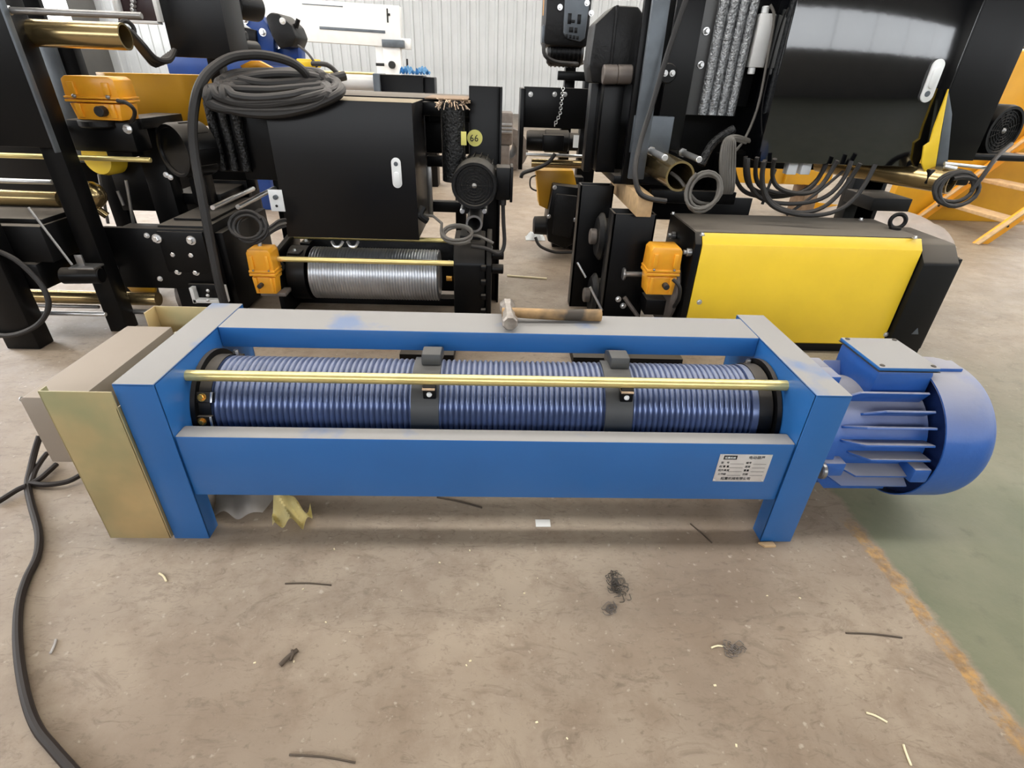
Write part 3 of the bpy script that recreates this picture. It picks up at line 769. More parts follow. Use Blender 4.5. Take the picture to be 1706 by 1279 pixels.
# brass tube and bright rods that run front to back
c0 = at(1133, 294, 1.52)
g = G(); g.tube(c0, (c0.x, 2.18, c0.z), 0.071, 0.061, 40); g.build('cross_tube', BRASS, ut)
for u, v, y0 in ((1108, 263, 1.56), (1165, 266, 1.60)):
    c = at(u, v, y0); g = G(); g.cyl(c, (c.x, 2.15, c.z), 0.0155, 16, 0.002); rd = g.build('tie_bar', CHROME, ut)
    g = G(); g.cyl((c.x, y0 + 0.27, c.z), (c.x, y0 + 0.30, c.z), 0.024, 6); g.build('nut', STEEL, rd)
# cables
g = G(); g.sweep([at(1146, -10, 1.74), at(1112, 90, 1.73), at(1085, 180, 1.72), at(1066, 240, 1.66), at(1058, 285, 1.58), at(1064, 318, 1.53), at(1080, 330, 1.52), at(1110, 335, 1.52)], 0.013, 10); g.build('drop_cable', RUBBER, ut)
g = G(); g.sweep([at(1222, 215, 1.82), at(1195, 232, 1.80), at(1180, 250, 1.78), at(1168, 275, 1.76)], 0.022, 10); g.build('sheathed_cable', DARKMESH, ut)
cc = at(1172, 316, 1.50)
g = G(); g.sweep(loops(cc, 0.080, 0.088, (1, 0, 0.1), (0.05, 0.25, 1), 5.4, 0.13, 0.007, 0.4, 2.2, drift=(0.004, 0.006, -0.004)), 0.0075, 8, 1); g.build('coiled_lead', GREYCORD, ut)
g = G(); g.sweep([at(1118, 288, 1.60), at(1130, 297, 1.56), at(1142, 312, 1.54), at(1160, 335, 1.53), at(1185, 340, 1.55)], 0.009, 8); g.build('coiled_lead', GREYCORD, ut)
g = G()
random.seed(3)
for k in range(7):
    o_ = random.uniform(-5, 5)
    g.sweep([at(1248 + o_, 232 + k, 1.76), at(1225 + o_, 226 + k, 1.74), at(1206 + k * 3, 236, 1.72), at(1200 + k * 4, 270, 1.70 + .004 * k), at(1202 + k * 3.4, 310, 1.70), at(1204 + k * 2.5, 322, 1.72)], 0.0075, 6)
bd = g.build('cable_bundle', GREYCORD, ut); bd['kind'] = 'stuff'
cc = at(1305, 288, 1.78)
for k, (ru, rv, ph) in enumerate(((0.26, 0.15, 0.0), (0.23, 0.13, 1.1), (0.20, 0.115, 2.0), (0.28, 0.165, 0.6), (0.17, 0.10, 2.6), (0.25, 0.19, 3.1), (0.30, 0.20, 1.7))):
    pts = []
    for j in range(15):
        a = PI * (1.02 + 0.96 * j / 14)
        pts.append(cc + Vector((math.cos(a) * ru + 0.02 * k - 0.04, -0.03 * k + 0.02 * math.sin(3 * a + ph), math.sin(a) * rv + 0.02 + 0.07 * abs(math.cos(a)) ** 6)))
    g = G(); g.sweep(pts, 0.0115, 8, 2); g.build('hanging_cable', RUBBER, ut)
for p0, p1 in (((1292, 282), (1270, 340)), ((1405, 285), (1310, 358))):
    g = G(); g.sweep([at(*p0, 1.72), at((p0[0] + p1[0]) / 2 - 2, (p0[1] + p1[1]) / 2 + 4, 1.70), at(*p1, 1.70)], 0.008, 8); g.build('cable_tail', RUBBER, ut)
# glossy cabinet
CX0, CX1, CZ0 = 2.365, 3.225, 0.957
g = G(); g.box(CX0, CX1, 1.725, 2.12, CZ0, 1.80, 0.004); cab = g.build('control_cabinet', GLOSS, ut)
g = G(); g.box(CX0 - 0.004, CX1 + 0.004, 1.704, 1.722, CZ0 - 0.002, 1.802, 0.004); dr = g.build('cabinet_door', GLOSS, cab)
def pill(parent, cx, cz, w_, h_, y, mat_=WHITEP):
    g = G(); n = 12; pts = []
    for k in range(n + 1):
        a = PI * k / n; pts.append((cx + w_ / 2 * math.cos(a), cz + h_ / 2 - w_ / 2 + w_ / 2 * math.sin(a)))
    for k in range(n + 1):
        a = PI + PI * k / n; pts.append((cx + w_ / 2 * math.cos(a), cz - h_ / 2 + w_ / 2 + w_ / 2 * math.sin(a)))
    g.prism(pts, 'y', y - 0.010, y, 0.002); return g
hp = at(1553, 135, 1.70)
hd = pill(cab, hp.x, hp.z, 0.060, 0.185, 1.704).build('cabinet_handle', WHITEP, cab)
g = G(); g.cyl((hp.x - 0.004, 1.694, hp.z - 0.055), (hp.x - 0.004, 1.692, hp.z - 0.055), 0.013, 18); g.build('lock', GREYSTEEL, cab)
g = pill(cab, hp.x, hp.z + 0.012, 0.040, 0.09, 1.693); g.build('handle_lever', WHITEP, cab)
for u in (1320, 1343):
    x0, x1, y0, y1, z0, z1, _ = pxbox(u - 8, 275, u + 8, 291, 1.78, 0.05)
    P('mount_clip', WHITEP, (x0, x1, y0, y1, z0, CZ0, 0.003), par=cab)
# right end: polished plate with its yellow reflection modelled in yellow, black plate, motor, brass tube
gx = at(1560, 285, 1.68); top = at(1585, 150, 1.68)
g = G(); g.prism([(at(1534, 272, 1.68).x, at(1534, 272, 1.68).z), (at(1540, 287, 1.68).x, at(1540, 287, 1.68).z), (at(1555, 290, 1.68).x, at(1555, 290, 1.68).z), (at(1566, 220, 1.68).x, at(1566, 220, 1.68).z), (at(1579, 148, 1.68).x, at(1579, 148, 1.68).z), (at(1554, 214, 1.68).x, at(1554, 214, 1.68).z), (at(1548, 236, 1.68).x, at(1548, 236, 1.68).z), (at(1538, 243, 1.68).x, at(1538, 243, 1.68).z)], 'y', 1.672, 1.682, 0.001); g.build('yellow_reflection', YELLOW, ut)
g = G(); g.prism([(at(1556, 290, 1.69).x, at(1556, 290, 1.69).z), (at(1577, 276, 1.69).x, at(1577, 276, 1.69).z), (at(1585, 190, 1.69).x, at(1585, 190, 1.69).z), (at(1579, 150, 1.69).x, at(1579, 150, 1.69).z)], 'y', 1.684, 1.70, 0.001); g.build('polished_plate', GREYSTEEL, ut)
P('end_plate', BLACK, (3.27, 3.55, 1.75, 1.78, 0.99, 1.80, 0.003), (3.23, 3.27, 1.75, 2.2, 0.99, 1.8, 0.003))
x_ = at(1672, 218, 1.85)
fan_motor(ut, (x_.x, 1.84, x_.z), 0.125, 0.5, (-0.25, 1, 0.0))
P('motor_plate', BLACK, (3.55, 3.9, 2.32, 2.36, 0.95, 1.6, 0.003), (3.27, 3.9, 1.79, 2.3, 1.52, 1.56, 0.003), (3.27, 3.9, 1.79, 2.3, 0.99, 1.02, 0.003))
x0 = at(1495, 316, 1.62); x1 = at(1622, 316, 1.62)
g = G(); g.tube((2.98, 2.20, 0.915), (3.36, 1.60, 0.905), 0.062, 0.053, 36); g.build('end_tube', BRASS, ut)
P('tube_clamp', BLACK, (at(1548, 280, 1.66).x, at(1620, 280, 1.66).x, 1.64, 1.74, at(1590, 308, 1.66).z, at(1590, 283, 1.66).z, 0.01))
g = G(); g.cyl(at(1573, 272, 1.64), at(1646, 280, 1.60), 0.009, 12); g.build('tie_bar', CHROME, ut)
g = G(); g.cyl(at(1573, 277, 1.62), at(1593, 281, 1.60), 0.011, 12); g.build('tie_bar', CHROME, ut)
cc = at(1590, 312, 1.56)
g = G(); g.sweep(loops(cc, 0.105, 0.075, (1, 0, 0.05), (0, 0.3, 1), 3.3, 0.12, 0.01, 1.0, 0.2, drift=(0.006, -0.004, -0.005)), 0.0105, 8, 1); g.build('coiled_lead', RUBBER, ut)
g = G(); g.sweep([at(1618, 318, 1.55), at(1640, 290, 1.56), at(1660, 262, 1.62), at(1685, 240, 1.75)], 0.0105, 8); g.build('motor_lead', RUBBER, ut)
P('stand_foot', BLACK, (3.45, 3.6, 2.4, 2.55, 0.0, 1.0, 0.004), (3.4, 3.8, 2.34, 2.56, 0.95, 1.0, 0.004))
P('rear_beam', BLACK, (2.0, 3.5, 2.2, 2.32, 0.86, 0.95, 0.004))
fo = P('stand_leg', BLACK, (at(1425, 300, 2.4).x, at(1475, 300, 2.4).x, 2.4, 2.5, 0.0, 0.95, 0.004))
P('foot_plate', BLACK_D, (at(1437, 335, 2.2).x, at(1500, 335, 2.2).x, 2.10, 2.40, at(1460, 346, 2.2).z, at(1460, 325, 2.2).z, 0.004))

# ---------------------------------------------------------------- far standing hoist in the aisle
fh = thing('standing_hoist', 'black hoist trolley with gear motor and chain standing in the aisle', 'trolley', (1.5, 3.3, 0))
def Q(name, material, *shapes, par=None):
    g = G()
    for s in shapes: g.box(*s)
    return g.build(name, material, par or fh)
Y = 3.10
Q('stand_post', BLACK, (1.66, 1.80, 3.32, 3.46, 0.0, 1.30, 0.004), (1.52, 1.60, 3.45, 3.55, 0.0, 1.8, 0.004))
Q('stand_arm', BLACK, (1.45, 1.85, 3.30, 3.34, 1.28, 1.34, 0.004))
x0, x1, y0, y1, z0, z1, _ = pxbox(908, -30, 985, 78, Y, 0.3)
g = G(); g.box(x0, x1, y0, 3.44, z0, z1, 0.03); gm = g.build('gear_motor', CAST, fh)
a0_ = at(938, -25, Y - .02); a1_ = at(986, 62, Y - .02)
pts = []
for u, v in ((942, -30), (938, 55), (944, 64), (966, 70), (974, 64), (980, 20), (985, -30)):
    q = at(u, v, Y - 0.02); pts.append((q.x, q.z))
g = G(); g.prism(pts, 'y', Y - 0.03, Y, 0.006); fcv = g.build('gear_cover', GREYSTEEL, gm)
for u0, v0, u1, v1 in ((946, 22, 952, 40), (962, 24, 968, 40), (948, 45, 955, 54), (957, 46, 962, 55), (942, 57, 946, 63), (948, 58, 952, 64), (954, 59, 958, 65), (960, 60, 964, 66), (950, 33, 958, 38)):
    b_ = pxbox(u0, v0, u1, v1, Y - 0.033, 0.006, 0.001); Q('cover_pocket', BLACK, b_, par=gm)
bolts(gm, [(933, 12), (985, 22), (978, 5)], Y - 0.03, 0.012)
c = at(940, 88, 3.2); g = G(); g.cyl((at(912, 88, 3.2).x, 3.24, c.z), (at(972, 88, 3.2).x, 3.24, c.z), 0.085, 28, 0.02)
for k in range(7): g.torus((at(920, 88, 3.2).x + k * 0.03, 3.24, c.z), (1, 0, 0), 0.085, 0.006, 24, 6)
g.build('motor_body', BLACK, gm)
Q('terminal_box', GREYSTEEL, pxbox(903, 42, 919, 72, Y + .02, 0.1, 0.006), par=gm)
g = G(); g.sweep([at(906, 74, 3.1), at(908, 92, 3.08), at(925, 103, 3.1), at(955, 106, 3.14), at(972, 104, 3.3)], 0.014, 8); g.build('motor_cable', RUBBER, gm)
Q('orange_bracket', ORANGE, pxbox(906, -20, 925, 26, 3.25, 0.05), par=gm)
pl = Q('side_plate', BLACK, pxbox(872, 146, 990, 214, Y, 0.025, 0.004))
Q('side_rail', BLACK, (at(866, 200, Y).x, at(873, 200, Y).x, Y - .02, Y + .3, at(870, 282, Y).z, at(870, 147, Y).z, 0.004))
bolts(pl, [(884, 157), (924, 157), (941, 157)], Y, 0.012)
g = G()
A, B, C_ = at(938, 148, Y - .02), at(933, 190, Y - .02), at(924, 208, Y - .02)
for k in range(16):
    t = k / 15; p_ = A.lerp(B, t / 0.7) if t < 0.7 else B.lerp(C_, (t - 0.7) / 0.3)
    g.torus(p_, (1, 0, 0) if k % 2 else (0, 1, 0), 0.010, 0.0032, 10, 5)
ch = g.build('chain', CHROME, pl); ch['kind'] = 'stuff'
zc = at(910, 234, Y - .06).z
g = G(); g.lathe([(0, 0), (0, 0.062), (0.02, 0.07), (0.13, 0.07), (0.135, 0.076), (0.30, 0.076), (0.31, 0.06), (0.38, 0.06), (0.38, 0)], (at(877, 234, Y - .06).x, Y - 0.09, zc), (1, 0, 0), 28); mb = g.build('travel_motor', BLACK, fh)
Q('terminal_box', BLACK, (at(905, 222, 2.93).x, at(940, 222, 2.93).x, Y - .20, Y - .1, zc - 0.055, zc + 0.05, 0.006), par=mb)
Q('paper_tag', WHITEP, pxbox(955, 225, 964, 246, Y - .165, 0.001, 0), par=mb)
z = at(920, 258, Y).z; g = G(); g.cyl((at(876, 258, Y).x, Y - .02, z), (1.66, Y - .02, z), 0.012, 12); g.build('tie_bar', CHROME, fh)
z = at(920, 272, Y).z; g = G(); g.cyl((at(886, 258, Y).x, Y - .01, z), (1.66, Y - .01, z), 0.030, 18); g.build('cross_tube', BRASS, fh)
g = G(); g.sweep([at(925, 256, Y - .2), at(912, 272, Y - .2), at(890, 282, Y - .2), at(872, 288, Y - .22), at(868, 296, Y - .22)], 0.014, 8); g.build('motor_cable', RUBBER, fh)
pts = [(at(u, v, Y + .05).x, at(u, v, Y + .05).z) for u, v in ((893, 284), (955, 284), (962, 315), (915, 350), (898, 342))]
g = G(); g.prism(pts, 'y', Y + .05, Y + .25, 0.004); yb = g.build('beam_end', OCHRE, fh)
g = G(); g.sweep([at(893, 292, Y), at(884, 297, Y), at(884, 312, Y), at(894, 318, Y)], 0.006, 6); g.build('wire', RUBBER, yb)
pts = [(at(u, v, Y - .02).x, at(u, v, Y - .02).z) for u, v in ((921, 306), (972, 312), (974, 340), (958, 402), (940, 412), (912, 400), (910, 370))]
g = G(); g.prism(pts, 'y', Y - .06, Y + .22, 0.012); lg = g.build('lower_gearbox', BLACK, fh)
pts = [(at(u, v, Y - .07).x, at(u, v, Y - .07).z) for u, v in ((926, 322), (962, 326), (950, 396), (920, 390))]
g = G(); g.prism(pts, 'y', Y - .09, Y - .06, 0.010); g.build('gearbox_cover', CAST, lg)
bolts(lg, [(924, 312), (968, 320), (914, 360), (958, 366)], Y - .06, 0.012)
g = G(); g.lathe([(0, 0), (0.0, 0.05), (0.01, 0.07), (0.2, 0.08), (0.2, 0)], (at(889, 372, Y).x, Y + 0.06, at(889, 378, Y).z), (1, 0, 0.0), 20); g.build('brake_motor', CAST, lg)
g = G(); g.sweep([at(892, 395, Y - .05), at(900, 410, Y - .07), at(925, 420, Y - .05), at(955, 420, Y)], 0.012, 8); g.build('motor_cable', RUBBER, lg)
Q('lower_arm', BLACK, (at(960, 330, 3.2).x - .02, 1.70, 3.2, 3.32, 0.35, 0.62, 0.004), (1.5, 1.70, 3.33, 3.45, 0.02, 0.30, 0.004))
g = G(); g.cyl(at(958, 410, 2.95), at(984, 400, 2.95), 0.05, 18, 0.008); g.cyl(at(964, 380, 2.95), at(984, 380, 2.95), 0.035, 16, 0.008); g.box(at(960, 400, 2.95).x, at(985, 400, 2.95).x, 2.93, 3.32, at(970, 398, 2.95).z - .02, at(970, 398, 2.95).z + .02, 0.004); g.build('hook_roller', GREYIRON, fh)
c = onfloor(882, 395, 0.0)
pg = G(); random.seed(5)
pg.grid(lambda u, v: (c.x + 0.05 + (u - .5) * 0.18, c.y - 0.05 + (v - .5) * 0.14, 0.004 + 0.10 * math.sin(PI * u) * math.sin(PI * v) * (0.7 + 0.3 * math.sin(17 * u + 9 * v))), 12, 10, 0.002)
tag(pg.build('plastic_bag', WHITEP), 'crumpled white plastic bag on the floor under the standing hoist', 'bag')
# ---------------------------------------------------------------- centre trolley with matt cabinet
ct = thing('cabinet_trolley', 'black hoist trolley with matt cabinet and white handle under the cable coil', 'trolley', (0.2, 2.2, 0))
def B(name, material, *shapes, par=None):
    g = G()
    for s in shapes: g.box(*s)
    return g.build(name, material, par or ct)
CZ = 1.165
cabm = B('control_cabinet', SATIN, (-0.150, 0.575, 1.775, 2.24, 0.487, CZ, 0.004))
B('cabinet_door', SATIN, (-0.152, 0.577, 1.752, 1.772, 0.485, CZ + 0.003, 0.003), par=cabm)
hp = at(661, 288, 1.75)
pill(cabm, hp.x, hp.z, 0.050, 0.150, 1.752).build('cabinet_handle', WHITEP, cabm)
g = G(); g.cyl((hp.x, 1.742, hp.z + 0.045), (hp.x, 1.740, hp.z + 0.045), 0.011, 18); g.build('lock', GREYSTEEL, cabm)
pill(cabm, hp.x, hp.z - 0.028, 0.034, 0.07, 1.741).build('handle_lever', WHITEP, cabm)
B('top_deck', BLACK_D, (-0.47, 0.84, 2.26, 3.0, 1.150, 1.172, 0.003))
B('deck_rail', BLACK, (0.577, 0.86, 2.18, 2.25, 1.085, 1.155, 0.003), (0.60, 0.86, 2.28, 2.34, 1.05, 1.10, 0.003))
B('deck_shelf', WOODD, (0.60, 0.84, 2.10, 2.50, 1.173, 1.180, 0.001))
B('mid_rail', BLACK, (0.577, 0.844, 2.26, 2.32, 0.80, 0.86, 0.003))
B('mid_rail', BLACK, (0.55, 0.844, 2.30, 2.36, 0.52, 0.585, 0.003))
B('back_panel', BLACK, (0.56, 0.83, 2.40, 2.43, 0.86, 1.10, 0.002))
B('back_panel', BLACK, (-0.46, -0.12, 2.262, 2.29, 0.70, 1.15, 0.002))
B('cabinet_bracket', STEEL, (0.56, 0.60, 2.29, 2.30, 0.50, 0.80, 0.002))
# bracket and resistor sleeve at the left of the cabinet
x0, x1, y0, y1, z0, z1, _ = pxbox(352, 168, 408, 286, 1.98, 0.05)
B('sleeve_plate', BLACK, (x0, x1, y0, y1, z0, z1, 0.003))
for k in range(3):
    xx = x0 + 0.03 + k * (x1 - x0 - 0.05) / 2
    g = G(); g.cyl((xx, 1.965, z0 + 0.01), (xx, 1.965, z1 - 0.01), 0.024, 12); g.build('mesh_sleeve', DARKMESH, ct)
B('left_panel', BLACK, (-0.42, -0.16, 1.99, 2.02, 0.74, 1.14, 0.003))
# wrapped column on the right, frayed at its top
cxy = at(755, 230, 2.02)
g = G(); g.cyl((cxy.x, 2.03, at(755, 302, 2.02).z), (cxy.x, 2.03, 1.175), 0.066, 20, 0.004); wr = g.build('wrapped_column', DARKMESH, ct)
g = G(); random.seed(11)
for k in range(46):
    a = random.uniform(PI, 2 * PI); l = random.uniform(0.012, 0.045)
    p_ = Vector((cxy.x + 0.066 * math.cos(a), 2.03 + 0.066 * math.sin(a), 1.165 + random.uniform(-0.01, 0.012)))
    g.sweep([p_, p_ + Vector((math.cos(a) * l * 0.7, math.sin(a) * l * 0.4, random.uniform(-0.035, 0.015)))], 0.003, 5, 1)
fr = g.build('frayed_end', COPPER, wr); fr['kind'] = 'stuff'
g = G(); g.cyl((cxy.x - 0.066, 2.01, 1.176), (cxy.x + 0.075, 2.03, 1.180), 0.004, 6); g.box(cxy.x - 0.07, cxy.x + 0.085, 1.97, 2.12, 1.176, 1.184, 0.002); g.build('column_cap', WOODD, wr)
B('yellow_strip', STICKER, pxbox(768, 219, 777, 242, 1.955, 0.004, 0.001))
# tall plate with the number sticker
pl = B('side_plate', BLACK, (0.845, 1.018, 2.10, 2.13, 0.0, 1.245, 0.004), (1.018, 1.03, 2.06, 2.14, 0.0, 1.245, 0.003))
s_ = at(791, 230, 2.095)
g = G(); g.cyl((s_.x, 2.0995, s_.z), (s_.x, 2.0975, s_.z), 0.044, 36); st = g.build('number_sticker', STICKER, pl)
lettering('sticker_number', [('66', -0.030, -0.018, 0.052)], INK, st, Matrix.Translation((s_.x, 2.097, s_.z)) @ Matrix.Rotation(PI / 2, 4, 'X'))
# travel motor
mc = at(790, 310, 1.70)
tm = fan_motor(ct, (mc.x, 1.70, mc.z), 0.122, 0.40, (0.03, 1, 0), CAST, 'travel_motor')
B('terminal_box', BLACK, (mc.x + 0.115, mc.x + 0.19, 1.74, 1.86, mc.z - 0.075, mc.z + 0.09, 0.006), (mc.x + 0.19, mc.x + 0.205, 1.735, 1.865, mc.z - 0.085, mc.z + 0.095, 0.004), par=tm)
g = G(); g.cyl((mc.x + 0.155, 1.78, mc.z - 0.075), (mc.x + 0.155, 1.78, mc.z - 0.11), 0.018, 12, 0.004)
g.sweep([(mc.x + 0.155, 1.78, mc.z - 0.10), (mc.x + 0.16, 1.78, mc.z - 0.2), (mc.x + 0.168, 1.77, mc.z - 0.32), (mc.x + 0.14, 1.75, mc.z - 0.37), (mc.x + 0.06, 1.74, mc.z - 0.34), (mc.x - 0.02, 1.74, mc.z - 0.33)], 0.011, 8); g.build('motor_lead', RUBBER, tm)
B('motor_bracket', CAST, (mc.x - 0.07, mc.x + 0.07, 1.95, 2.10, mc.z - 0.20, mc.z - 0.10, 0.004))
c0 = at(790, 373, 1.72); g = G(); g.tube((c0.x, 1.72, c0.z), (c0.x, 2.10, c0.z), 0.046, 0.035, 32); g.build('cross_tube', STEEL, ct)
for u, v in ((770, 352), (807, 352)):
    c = at(u, v, 1.72); g = G(); g.cyl((c.x, 1.72, c.z), (c.x, 2.10, c.z), 0.0135, 14, 0.002); g.build('tie_bar', CHROME, ct)
# bright rods sticking out at the left
for u, v in ((354, 346), (396, 345)):
    c = at(u, v, 1.80); g = G(); g.cyl((c.x, 1.80, c.z), (c.x, 2.36, c.z), 0.0135, 14, 0.002); g.build('tie_bar', CHROME, ct)
wp = B('terminal_plate', WHITEP, pxbox(449, 316, 472, 352, 1.745, 0.006, 0.001))
c = at(460, 328, 1.745); g = G(); g.cyl(c + Vector((0, 0.002, 0)), c + Vector((0, -0.02, 0)), 0.012, 14, 0.003); g.build('plate_gland', GREYSTEEL, wp)
c = at(461, 343, 1.745); g = G(); g.cyl(c + Vector((0, 0.002, 0)), c + Vector((0, -0.002, 0)), 0.007, 14); g.build('plate_hole', INK, wp)
B('rear_leg', BLACK, (-0.45, -0.37, 2.9, 2.98, 0, 1.15, 0.004))
B('rear_leg', BLACK, (0.70, 0.78, 2.9, 2.98, 0, 1.15, 0.004))
B('front_leg', BLACK, (-0.42, -0.34, 2.36, 2.44, 0.0, 1.15, 0.004))
B('cross_bar', BLACK, (-0.40, 0.844, 2.37, 2.43, 0.52, 0.57, 0.003))
cc = at(760, 385, 1.66)
g = G(); g.sweep([at(702, 358, 1.80), at(722, 360, 1.78), at(736, 372, 1.74)] + loops(cc, 0.080, 0.075, (1, 0, 0), (0, 1, 0.35), 3.4, 0.08, 0.004, 0.2, PI, drift=(0.003, 0, -0.008)), 0.008, 8, 1); g.build('coiled_lead', GREYCORD, ct)
g = G(); g.sweep([at(788, 392, 1.70), at(800, 394, 1.69), at(822, 405, 1.685)], 0.008, 8); g.build('lead_tail', GREYCORD, ct)
g = G(); g.sweep([at(705, 345, 1.79), at(700, 358, 1.77), at(712, 368, 1.78)], 0.02, 8); g.build('cable_clip', CAST, ct)
for uu in (562, 588):
    g = G(); g.sweep([at(uu - 9, 402, 1.80), at(uu - 4, 410, 1.78), at(uu + 4, 410, 1.78), at(uu + 9, 402, 1.80)], 0.009, 8); g.build('mount_clip', CHROME, cabm)

# ---------------------------------------------------------------- grooved rope hoist under the cabinet
dh = thing('drum_hoist', 'black rope hoist with silver grooved drum and yellow limit switch under the cabinet', 'hoist', (0.3, 1.95, 0))
DY, DZ, DRR = 1.95, 0.215, 0.155
prof = [(0, 0), (0, DRR + 0.004), (0.085, DRR + 0.004), (0.086, DRR - 0.01)]
x = 0.086; L_ = 0.86; p = 0.0166; n = int((L_ - 0.086) / p)
for k in range(n):
    for q in range(6):
        a = q / 6; prof.append((x + a * p, DRR - 0.007 + 0.008 * abs(math.sin(PI * (a + 0.02)))))
    x += p
prof += [(x, DRR - 0.01), (x + 0.002, 0)]
dn = G(); dn.lathe(prof[3:], (-0.185 + 0.0, DY, DZ), (1, 0, 0), 56); dn = dn.build('drum', GROOVE, dh, sharp=0.9)
g = G(); g.lathe([(0, 0), (0, DRR + 0.006), (0.105, DRR + 0.006), (0.108, DRR - 0.01), (0.108, 0)], (-0.22, DY, DZ), (1, 0, 0), 48); g.build('drum_end', BLACK, dn)
def DBX(name, material, *shapes, par=None):
    g = G()
    for s in shapes: g.box(*s)
    return g.build(name, material, par or dh)
g = G(); g.prism([(1.74, 0.0), (1.74, 0.36), (1.76, 0.385), (2.10, 0.43), (2.16, 0.41), (2.16, 0.0)], 'x', -0.265, -0.235, 0.004); g.build('end_plate', BLACK, dh)
g = G(); g.prism([(1.73, 0.02), (1.73, 0.36), (1.80, 0.47), (1.99, 0.49), (2.05, 0.45), (2.05, 0.0), (1.80, 0.0)], 'x', 0.765, 0.95, 0.014); gbx = g.build('gear_housing', BLACK, dh)
g = G(); g.prism([(1.72, 0.02), (1.72, 0.36), (1.79, 0.475), (1.99, 0.50), (2.055, 0.46), (2.055, 0.0), (1.80, 0.0)], 'x', 0.955, 0.985, 0.004); g.build('gear_cover', BLACK, gbx)
for z in (0.08, 0.17, 0.26, 0.345):
    g = G(); g.box(0.925, 0.955, 1.700, 1.74, z - 0.014, z + 0.014, 0.004); g.build('cover_lug', BLACK, gbx)
bolts(gbx, [(816, 412)], 1.80, 0.012)
g = G(); g.box(0.80, 0.92, 1.83, 2.0, 0.475, 0.497, 0.004); g.box(0.84, 0.88, 1.90, 1.94, 0.495, 0.510, 0.004); g.build('inspection_lid', CAST, gbx)
for yy, zz in ((1.80, 0.40), (1.80, 0.315)):
    g = G(); g.cyl((0.985, yy, zz), (1.055, yy, zz), 0.028, 20, 0.004); g.build('shaft_stub', BLACK, dh)
z = at(600, 436, 1.74).z
g = G(); g.cyl((-0.245, 1.755, z), (0.80, 1.755, z), 0.0155, 18); g.build('tie_rod', ROD, dh)
g = G(); g.cyl((-0.25, 2.07, 0.40), (0.80, 2.07, 0.40), 0.0145, 18); g.build('tie_rod', ROD, dh)
cl = DBX('rope_clip', BLACK, (-0.20, -0.13, 1.82, 1.90, 0.358, 0.372, 0.003), (-0.18, -0.12, 1.99, 2.05, 0.37, 0.385, 0.003))
for p_ in ((-0.17, 1.86, 0.372), (-0.15, 2.02, 0.385)):
    g = G(); g.hexbolt(p_, (0, 0, 1), 0.009, 0.014); g.build('clip_bolt', CHROME, cl)
bp_ = at(749, 462, 1.80); g = G(); g.box(bp_.x - 0.018, bp_.x + 0.018, 1.775, 1.80, bp_.z - 0.014, bp_.z + 0.014, 0.003); g.build('brass_clip', BRASSBOLT, dh)
g = G(); g.hexbolt((0.74, 1.78, 0.345), (0, -0.4, 1), 0.012, 0.02); g.build('bolt', CHROME, dh)
x0, x1, y0, y1, z0, z1, _ = pxbox(414, 417, 457, 490, 1.66, 0.13)
limit_switch(dh, x0, x1, 1.66, 1.79, z0, z1, -1)
g = G(); g.cyl((x1 - 0.01, 1.77, (z0 + z1) / 2), (-0.25, 1.80, (z0 + z1) / 2), 0.03, 16, 0.003); g.build('switch_shaft', BLACK, dh)
DBX('switch_foot', GREYIRON, (x0 + 0.03, x1 + 0.03, 1.68, 1.78, z0 - 0.02, z0 + 0.002, 0.003))
g = G(); g.cyl(at(433, 415, 1.74), at(433, 395, 1.76), 0.012, 10); g.cyl(at(433, 400, 1.75), at(435, 388, 1.76), 0.02, 10, 0.004); g.build('cable_gland', STEEL, dh)
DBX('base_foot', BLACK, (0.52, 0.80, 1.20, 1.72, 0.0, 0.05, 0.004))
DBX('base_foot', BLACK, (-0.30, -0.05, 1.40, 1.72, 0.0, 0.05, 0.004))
DBX('base_rail', BLACK, (-0.24, 0.80, 1.98, 2.06, 0.0, 0.05, 0.003))
DBX('rear_panel', CAST, (-0.2, 0.77, 2.12, 2.15, 0.05, 0.39, 0.003))

# ---------------------------------------------------------------- big cable coil on the cabinet
cb_ = thing('cable_coil', 'thick black cable coiled on top of the matt cabinet with one end hanging down', 'cable', (-0.2, 2.0, 1.172))
random.seed(21)
for k, (cu, cv, ru, rv, ph, yb) in enumerate(((457, 157, 112, 31, 0.0, 1.90), (455, 149, 104, 24, 0.7, 1.93), (462, 143, 98, 19, 1.3, 1.95), (452, 137, 92, 15, 2.1, 1.97), (460, 152, 88, 20, 2.9, 1.95), (456, 130, 84, 12, 3.4, 2.0), (450, 160, 100, 26, 4.0, 1.93))):
    pts = []
    for j in range(36):
        a = 2 * PI * j / 36
        s_ = math.sin(a)                                   # +1 at the back, -1 at the front
        tilt = 0.20 * math.cos(a)                          # loops droop more on the left
        u = cu + ru * math.cos(a) + 4 * math.sin(2 * a + ph); v = cv - rv * (s_ + tilt) + 2.0 * math.sin(3 * a + ph)
        q = min(1.0, max(0.0, (160 - v) / 22.0)); q = q * q * (3 - 2 * q)
        y = 1.70 + (yb + 0.14 * max(0.0, s_) - 1.70) * q
        p_ = at(u, v, y)
        if y > 1.715: p_.z = max(p_.z, 1.196)
        pts.append(p_)
    pts.append(pts[0]); pts.append(pts[1])
    g = G(); g.sweep(pts, 0.0215, 10, 2, cap=False); g.build('coil_loop', RUBBER, cb_)
hang = [at(512, 131, 2.02), at(506, 119, 2.0), at(488, 105, 1.98), at(458, 95, 1.96), at(425, 91, 1.93), at(385, 96, 1.88), at(352, 116, 1.80), at(333, 142, 1.74), at(324, 175, 1.70), at(321, 215, 1.68), at(325, 262, 1.66), at(337, 330, 1.62), at(350, 400, 1.59), at(363, 465, 1.565), at(372, 500, 1.56), at(378, 520, 1.56)]
